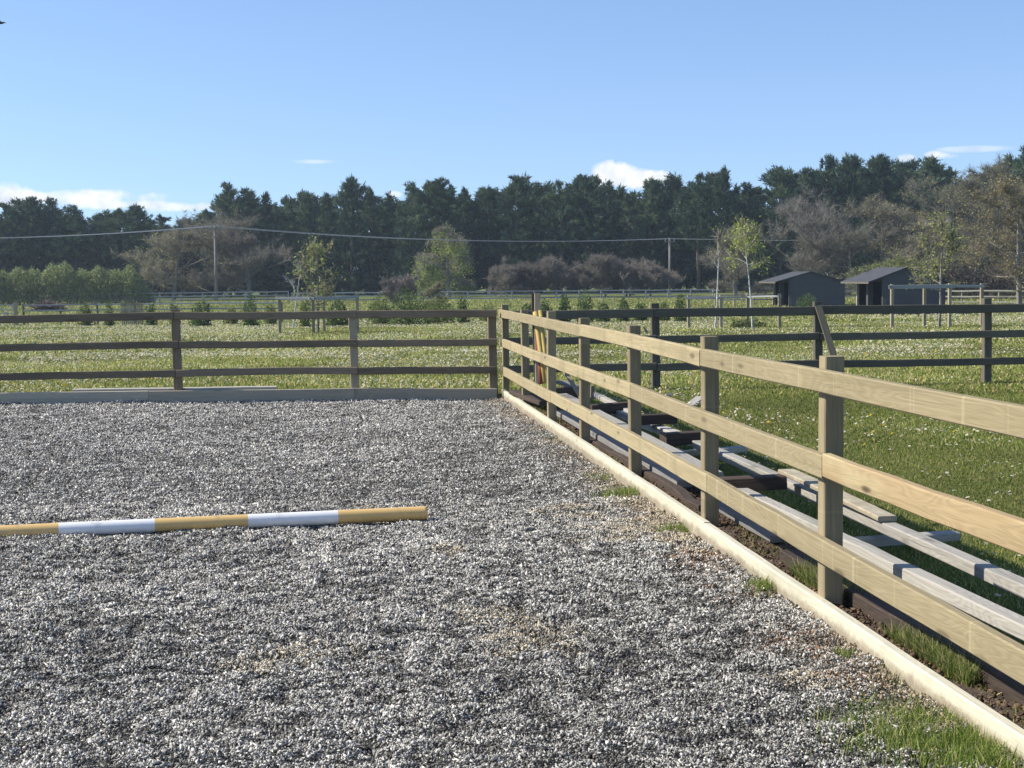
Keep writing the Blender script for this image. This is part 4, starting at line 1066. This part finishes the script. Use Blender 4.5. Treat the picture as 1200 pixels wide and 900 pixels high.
def shelter(label, px, Y, W, Lg, eave, ridge, rot, over):
    p = ground_at(px, Y); root = empty('field_shelter', p, rot); tag(root, label, 'shelter', 'timber field shelters at the edge of the paddock')
    # local axes: x along the gable from the open front, y along the ridge (away)
    xr = W * .36
    def wz(x): return ridge - (ridge - eave) * (abs(x - xr) / (W - xr) if x > xr else (xr - x) / (xr + over))
    def gable(y, sgn, name):
        mb = MB(); bh = .15; k = int(ridge / bh) + 1
        for i in range(k):
            z0, z1 = i * bh, min((i + 1) * bh, ridge - .03)
            if z1 <= z0: break
            def ext(z):
                x0, x1 = 0.0, W
                if z > wz(0): x0 = xr - (ridge - z) / (ridge - eave) * (xr + over)
                if z > wz(W): x1 = xr + (ridge - z) / (ridge - eave) * (W - xr)
                return max(0, x0), min(W, x1)
            a0, a1 = ext(z0); b0, b1 = ext(z1)
            if a1 - a0 < .05: break
            t0, t1 = (-.05, -.008)
            vs = [(a0, y + sgn * t0 * -1, z0), (a1, y + sgn * t0 * -1, z0), (b1, y + sgn * t1 * -1, z1), (b0, y + sgn * t1 * -1, z1),
                  (a0, y, z0), (a1, y, z0), (b1, y, z1), (b0, y, z1)]
            mb.add(vs, [(0, 1, 2, 3), (7, 6, 5, 4), (0, 4, 5, 1), (3, 2, 6, 7), (1, 5, 6, 2), (0, 3, 7, 4)])
        return mb.build(name, M_SHED, root)
    gable(0, -1, 'gable_wall'); gable(Lg, 1, 'gable_wall')
    mb = MB(); bh = .15
    for i in range(int(wz(W) / bh)): mb.box((W - .02, .0, i * bh), (W + .012 + .006 * (i % 2), Lg, (i + 1) * bh - .004))
    mb.build('back_wall', M_SHED, root)
    mb = MB()                                                    # roof: two felted slopes, overhanging the open front
    t = .06; e = .18
    for (xa, za, xb, zb) in ((-over, eave, xr, ridge), (xr, ridge, W + .2, wz(W + .2))):
        vs = [(xa, -e, za), (xb, -e, zb), (xb, Lg + e, zb), (xa, Lg + e, za)]
        vs += [(x, y, z + t) for (x, y, z) in vs]
        mb.add(vs, [(0, 1, 2, 3), (7, 6, 5, 4), (0, 4, 5, 1), (1, 5, 6, 2), (2, 6, 7, 3), (3, 7, 4, 0)])
    rf = mb.build('roof', M_FELT, root)
    def lb(name, a, b, w, h, mat):
        mb = MB(); a, b = Vector(a), Vector(b)
        mb.box((min(a.x, b.x) - w / 2, min(a.y, b.y) - w / 2, a.z), (max(a.x, b.x) + w / 2, max(a.y, b.y) + w / 2, b.z)); return mb.build(name, mat, root)
    z0 = wz(0)
    lb('corner_post', (-.02, .07, 0), (-.02, .07, z0 - .02), .13, 0, M_SHED)
    lb('corner_post', (-.02, Lg - .07, 0), (-.02, Lg - .07, z0 - .02), .13, 0, M_GREY)
    lb('front_post', (-.02, Lg * .52, 0), (-.02, Lg * .52, z0 - .02), .3, 0, M_SHED)
    mb = MB(); mb.box((-.05, .14, z0 - .3), (.0, Lg - .14, z0 - .03)); mb.build('lintel', M_SHED, root)
    mb = MB(); zi = wz(0) - .12; mb.box((.1, .012, .03), (W - .09, .03, zi)); mb.box((.1, Lg - .03, .03), (W - .09, Lg - .012, zi)); mb.box((W - .08, .04, .03), (W - .05, Lg - .04, zi)); mb.build('shade_lining', M_SHEDSHADE, root)  # added black sheets that paint the open bays as deep shade
    mb = MB(); mb.box((.03, .05, .0), (W - .03, Lg - .05, .02)); mb.build('floor', M_SHEDSHADE, root)  # floor coloured black as well, interior shade put into its colour
    mb = MB(); mb.box((-over - .02, -e - .01, eave - .06), (-over + .0, Lg + e + .01, eave + .05)); mb.build('fascia', M_DARK, root)
    return root
shelter('right dark timber field shelter with two open bays, behind the tall tree guard', 1036, 86, 3.55, 4.5, 1.86, 2.66, math.radians(6), .95)
shelter('left dark timber field shelter with a bush against its wall', 926, 108, 3.9, 4.6, 1.72, 2.42, math.radians(4), 1.1)

def build_poles():
    def pole(label, px, Y, top):
        p = ground_at(px, Y); h = at(px, top, Y)[2] - p[2]
        root = empty('electricity_pole', p); tag(root, label, 'pole', 'poles carrying the overhead wires')
        mb = MB(); mb.tube([(0, 0, -.3), (0, 0, h * .5), (0, 0, h)], [.15, .13, .11], 10); mb.build('shaft', M_POLE, root, True)
        mb = MB(); mb.box((-.55, -.16, h - .42), (.55, -.06, h - .30)); mb.build('cross_arm', M_POLE, root)
        for x in (-.45, .45):
            mb = MB(); mb.tube([(x, -.11, h - .30), (x, -.11, h - .2), (x, -.11, h - .12), (x, -.11, h - .06)], [.03, .06, .06, .03], 8); mb.build('insulator', M_GREY, root)
        return p, h
    a, ha = pole('left electricity pole standing in front of the big bare tree', 253.5, 146, 264)
    b, hb = pole('right electricity pole standing against the dark pines', 785, 158, 279)
    def wire(label, p, q, sag, r=.028):
        p, q = np.array(p), np.array(q); mb = MB()
        mb.tube([p + (q - p) * f - np.array([0, 0, sag * 4 * f * (1 - f)]) for f in np.linspace(0, 1, 25)], r, 5)
        o = mb.build('overhead_wire', M_WIRE); tag(o, label, 'wire', 'overhead wires between the poles')
    for k, x in ((0, -.45), (1, .45)):
        A = a + np.array([x, -.11, ha - .06]); B = b + np.array([x, -.11, hb - .06])
        nm = ('front', 'rear')[k]
        wire(f'{nm} overhead wire of the pair sagging between the two electricity poles', A, B, .75)
        Lq = at(-120, 280, 140) + np.array([x, 0, 0]); wire(f'{nm} overhead wire of the pair running left from the left electricity pole', Lq, A, .35)
        Rq = at(1320, 268, 165) + np.array([x, 0, 0]); wire(f'{nm} overhead wire of the pair running right from the right electricity pole', B, Rq, .6)
build_poles()

def build_bits():
    # field gate, far left
    p = ground_at(-20, 78); q = ground_at(15, 78.4); root = empty('field_gate', p); tag(root, 'grey metal field gate with diagonal braces at the left edge', 'gate')
    for z in (.25, .45, .65, .85, 1.1):
        mb = MB(); mb.tube([(0, 0, z), (q[0] - p[0], q[1] - p[1], z)], .022, 6); mb.build('bar', M_METAL, root)
    w = q[0] - p[0]
    for nm, a, b in (('stile', (0, 0, .2), (0, 0, 1.12)), ('stile', (w, .4, .2), (w, .4, 1.12)), ('brace', (w * .45, .2, .25), (w, .4, 1.1)), ('brace', (w * .45, .2, 1.1), (w, .4, .25))):
        mb = MB(); mb.tube([a, b], .023, 6); mb.build(nm, M_METAL, root)
    p = ground_at(17.5, 78); o = beam('gate_post', None, p - np.array([0, 0, .2]), p + np.array([0, 0, 1.25]), .17, .17, M_OLDPOST); tag(o, 'thick grey gate post at the end of the field gate', 'post')
    # slatted crate
    p = ground_at(141.5, 76); root = empty('slatted_crate', p); tag(root, 'grey slatted crate standing among the shrubs on the left', 'crate')
    for k in range(9):
        mb = MB(); x = k * .098; mb.box((x, 0, .05), (x + .07, .025, 1.12)); mb.build('slat', M_OLDPOST, root)
        mb = MB(); mb.box((x, .8, .05), (x + .07, .825, 1.12)); mb.build('slat', M_OLDPOST, root)
    for z in (.25, .62, 1.0):
        mb = MB(); mb.box((-.02, .026, z), (.88, .055, z + .09)); mb.box((-.02, .77, z), (.88, .799, z + .09)); mb.box((-.045, .0, z), (-.021, .825, z + .09)); mb.box((.881, 0, z), (.905, .825, z + .09)); mb.build('batten', M_OLDPOST, root)
    # brushwood heap
    r = rng(500); p = ground_at(56, 116); n = 900
    q = r.normal(0, 1, (n, 3)) * np.array([.45, .35, .0]); q[:, 2] = np.abs(r.normal(0, .17, n)) * np.clip(1.2 - np.abs(q[:, 0]) * .9, .2, 1) + .35
    V = spikes(q, r.normal(0, 1, (n, 3)) * np.array([1, 1, .25]), .3 + .5 * r.random(n), .04 + .04 * r.random(n), r)
    V2 = spikes(q - np.array([0, 0, .3]), r.normal(0, 1, (n, 3)) * np.array([1, 1, .3]), .3 + .5 * r.random(n), .05 + .05 * r.random(n), r)
    C = np.concatenate([np.repeat(np.array((.19, .15, .12)) * (.5 + .8 * r.random(n))[:, None], 3, 0), np.repeat(np.array((.09, .06, .045)) * (.5 + .8 * r.random(n))[:, None], 3, 0)])
    o = link('brushwood_heap', tris(np.concatenate([V, V2]), C), M_TWIG); o.location = tuple(p); tag(o, 'low brown brushwood heap behind the far left fence', 'brushwood')
    # weeds round the feet of the second guard
    root = leafy_mass('weed_clump', 'dark weed clump at the foot of the second tree guard', 'weeds', ground_at(876, 51), (.72, .5, .3), 700, .09, DG + ((.1, .085, .06),), 610)
    def bird(label, p, s, flying, rz):
        root = None
        mb = MB()
        mb.tube([(-.5, 0, .02), (-.34, 0, .02), (-.1, 0, 0), (.15, 0, .02), (.3, 0, .08), (.38, 0, .11), (.47, 0, .12), (.52, 0, .11), (.6, 0, .1)], [.05, .045, .12, .13, .09, .075, .07, .04, .008], 10)
        if flying:
            for sg in (-1, 1):
                mb.add([(-.12, sg * .06, .03), (.16, sg * .06, .03), (.12, sg * .55, .2), (-.1, sg * .5, .2), (-.15, sg * 1.0, .14), (-.2, sg * .9, .14),
                        (-.12, sg * .06, .06), (.16, sg * .06, .06), (.12, sg * .55, .215), (-.1, sg * .5, .215)], [(0, 1, 2, 3), (3, 2, 4, 5), (9, 8, 7, 6), (1, 7, 8, 2), (0, 3, 9, 6)])
        else:
            for sg in (-1, 1): mb.tube([(0, sg * .05, -.05), (.02, sg * .05, -.26)], .012, 5)
        o = mb.build('bird', M_FEATHER, None, True); o.location = tuple(p); o.scale = (s, s, s); o.rotation_euler = (0, 0 if flying else -.5, rz)
        tag(o, label, 'bird')
    bird('small dark bird flying at the left edge of the sky', at(1, 27, 42), .26, True, math.pi * .98)
    g = ground_at(757, 44); bird('small black bird standing in the grass left of the dark fence post', g + np.array([0, 0, .12]), .3, False, 2.2)
build_bits()

# ------------------------------------------------------------------ air
def build_haze():
    if HAZE <= 0: return
    mb = MB(); mb.box((-700, -340, -3.0), (700, 760, 17.0))
    m, nt, out = newmat('haze_air'); pv = nd(nt, 'ShaderNodeVolumePrincipled')
    pv.inputs['Density'].default_value = HAZE; pv.inputs['Color'].default_value = (.75, .88, 1.0, 1); pv.inputs['Anisotropy'].default_value = .3
    nt.links.new(pv.outputs[0], out.inputs['Volume'])
    o = mb.build('haze', m); tag(o, kind='stuff'); o['label'] = 'thin bluish haze in the air over the paddock'
build_haze()
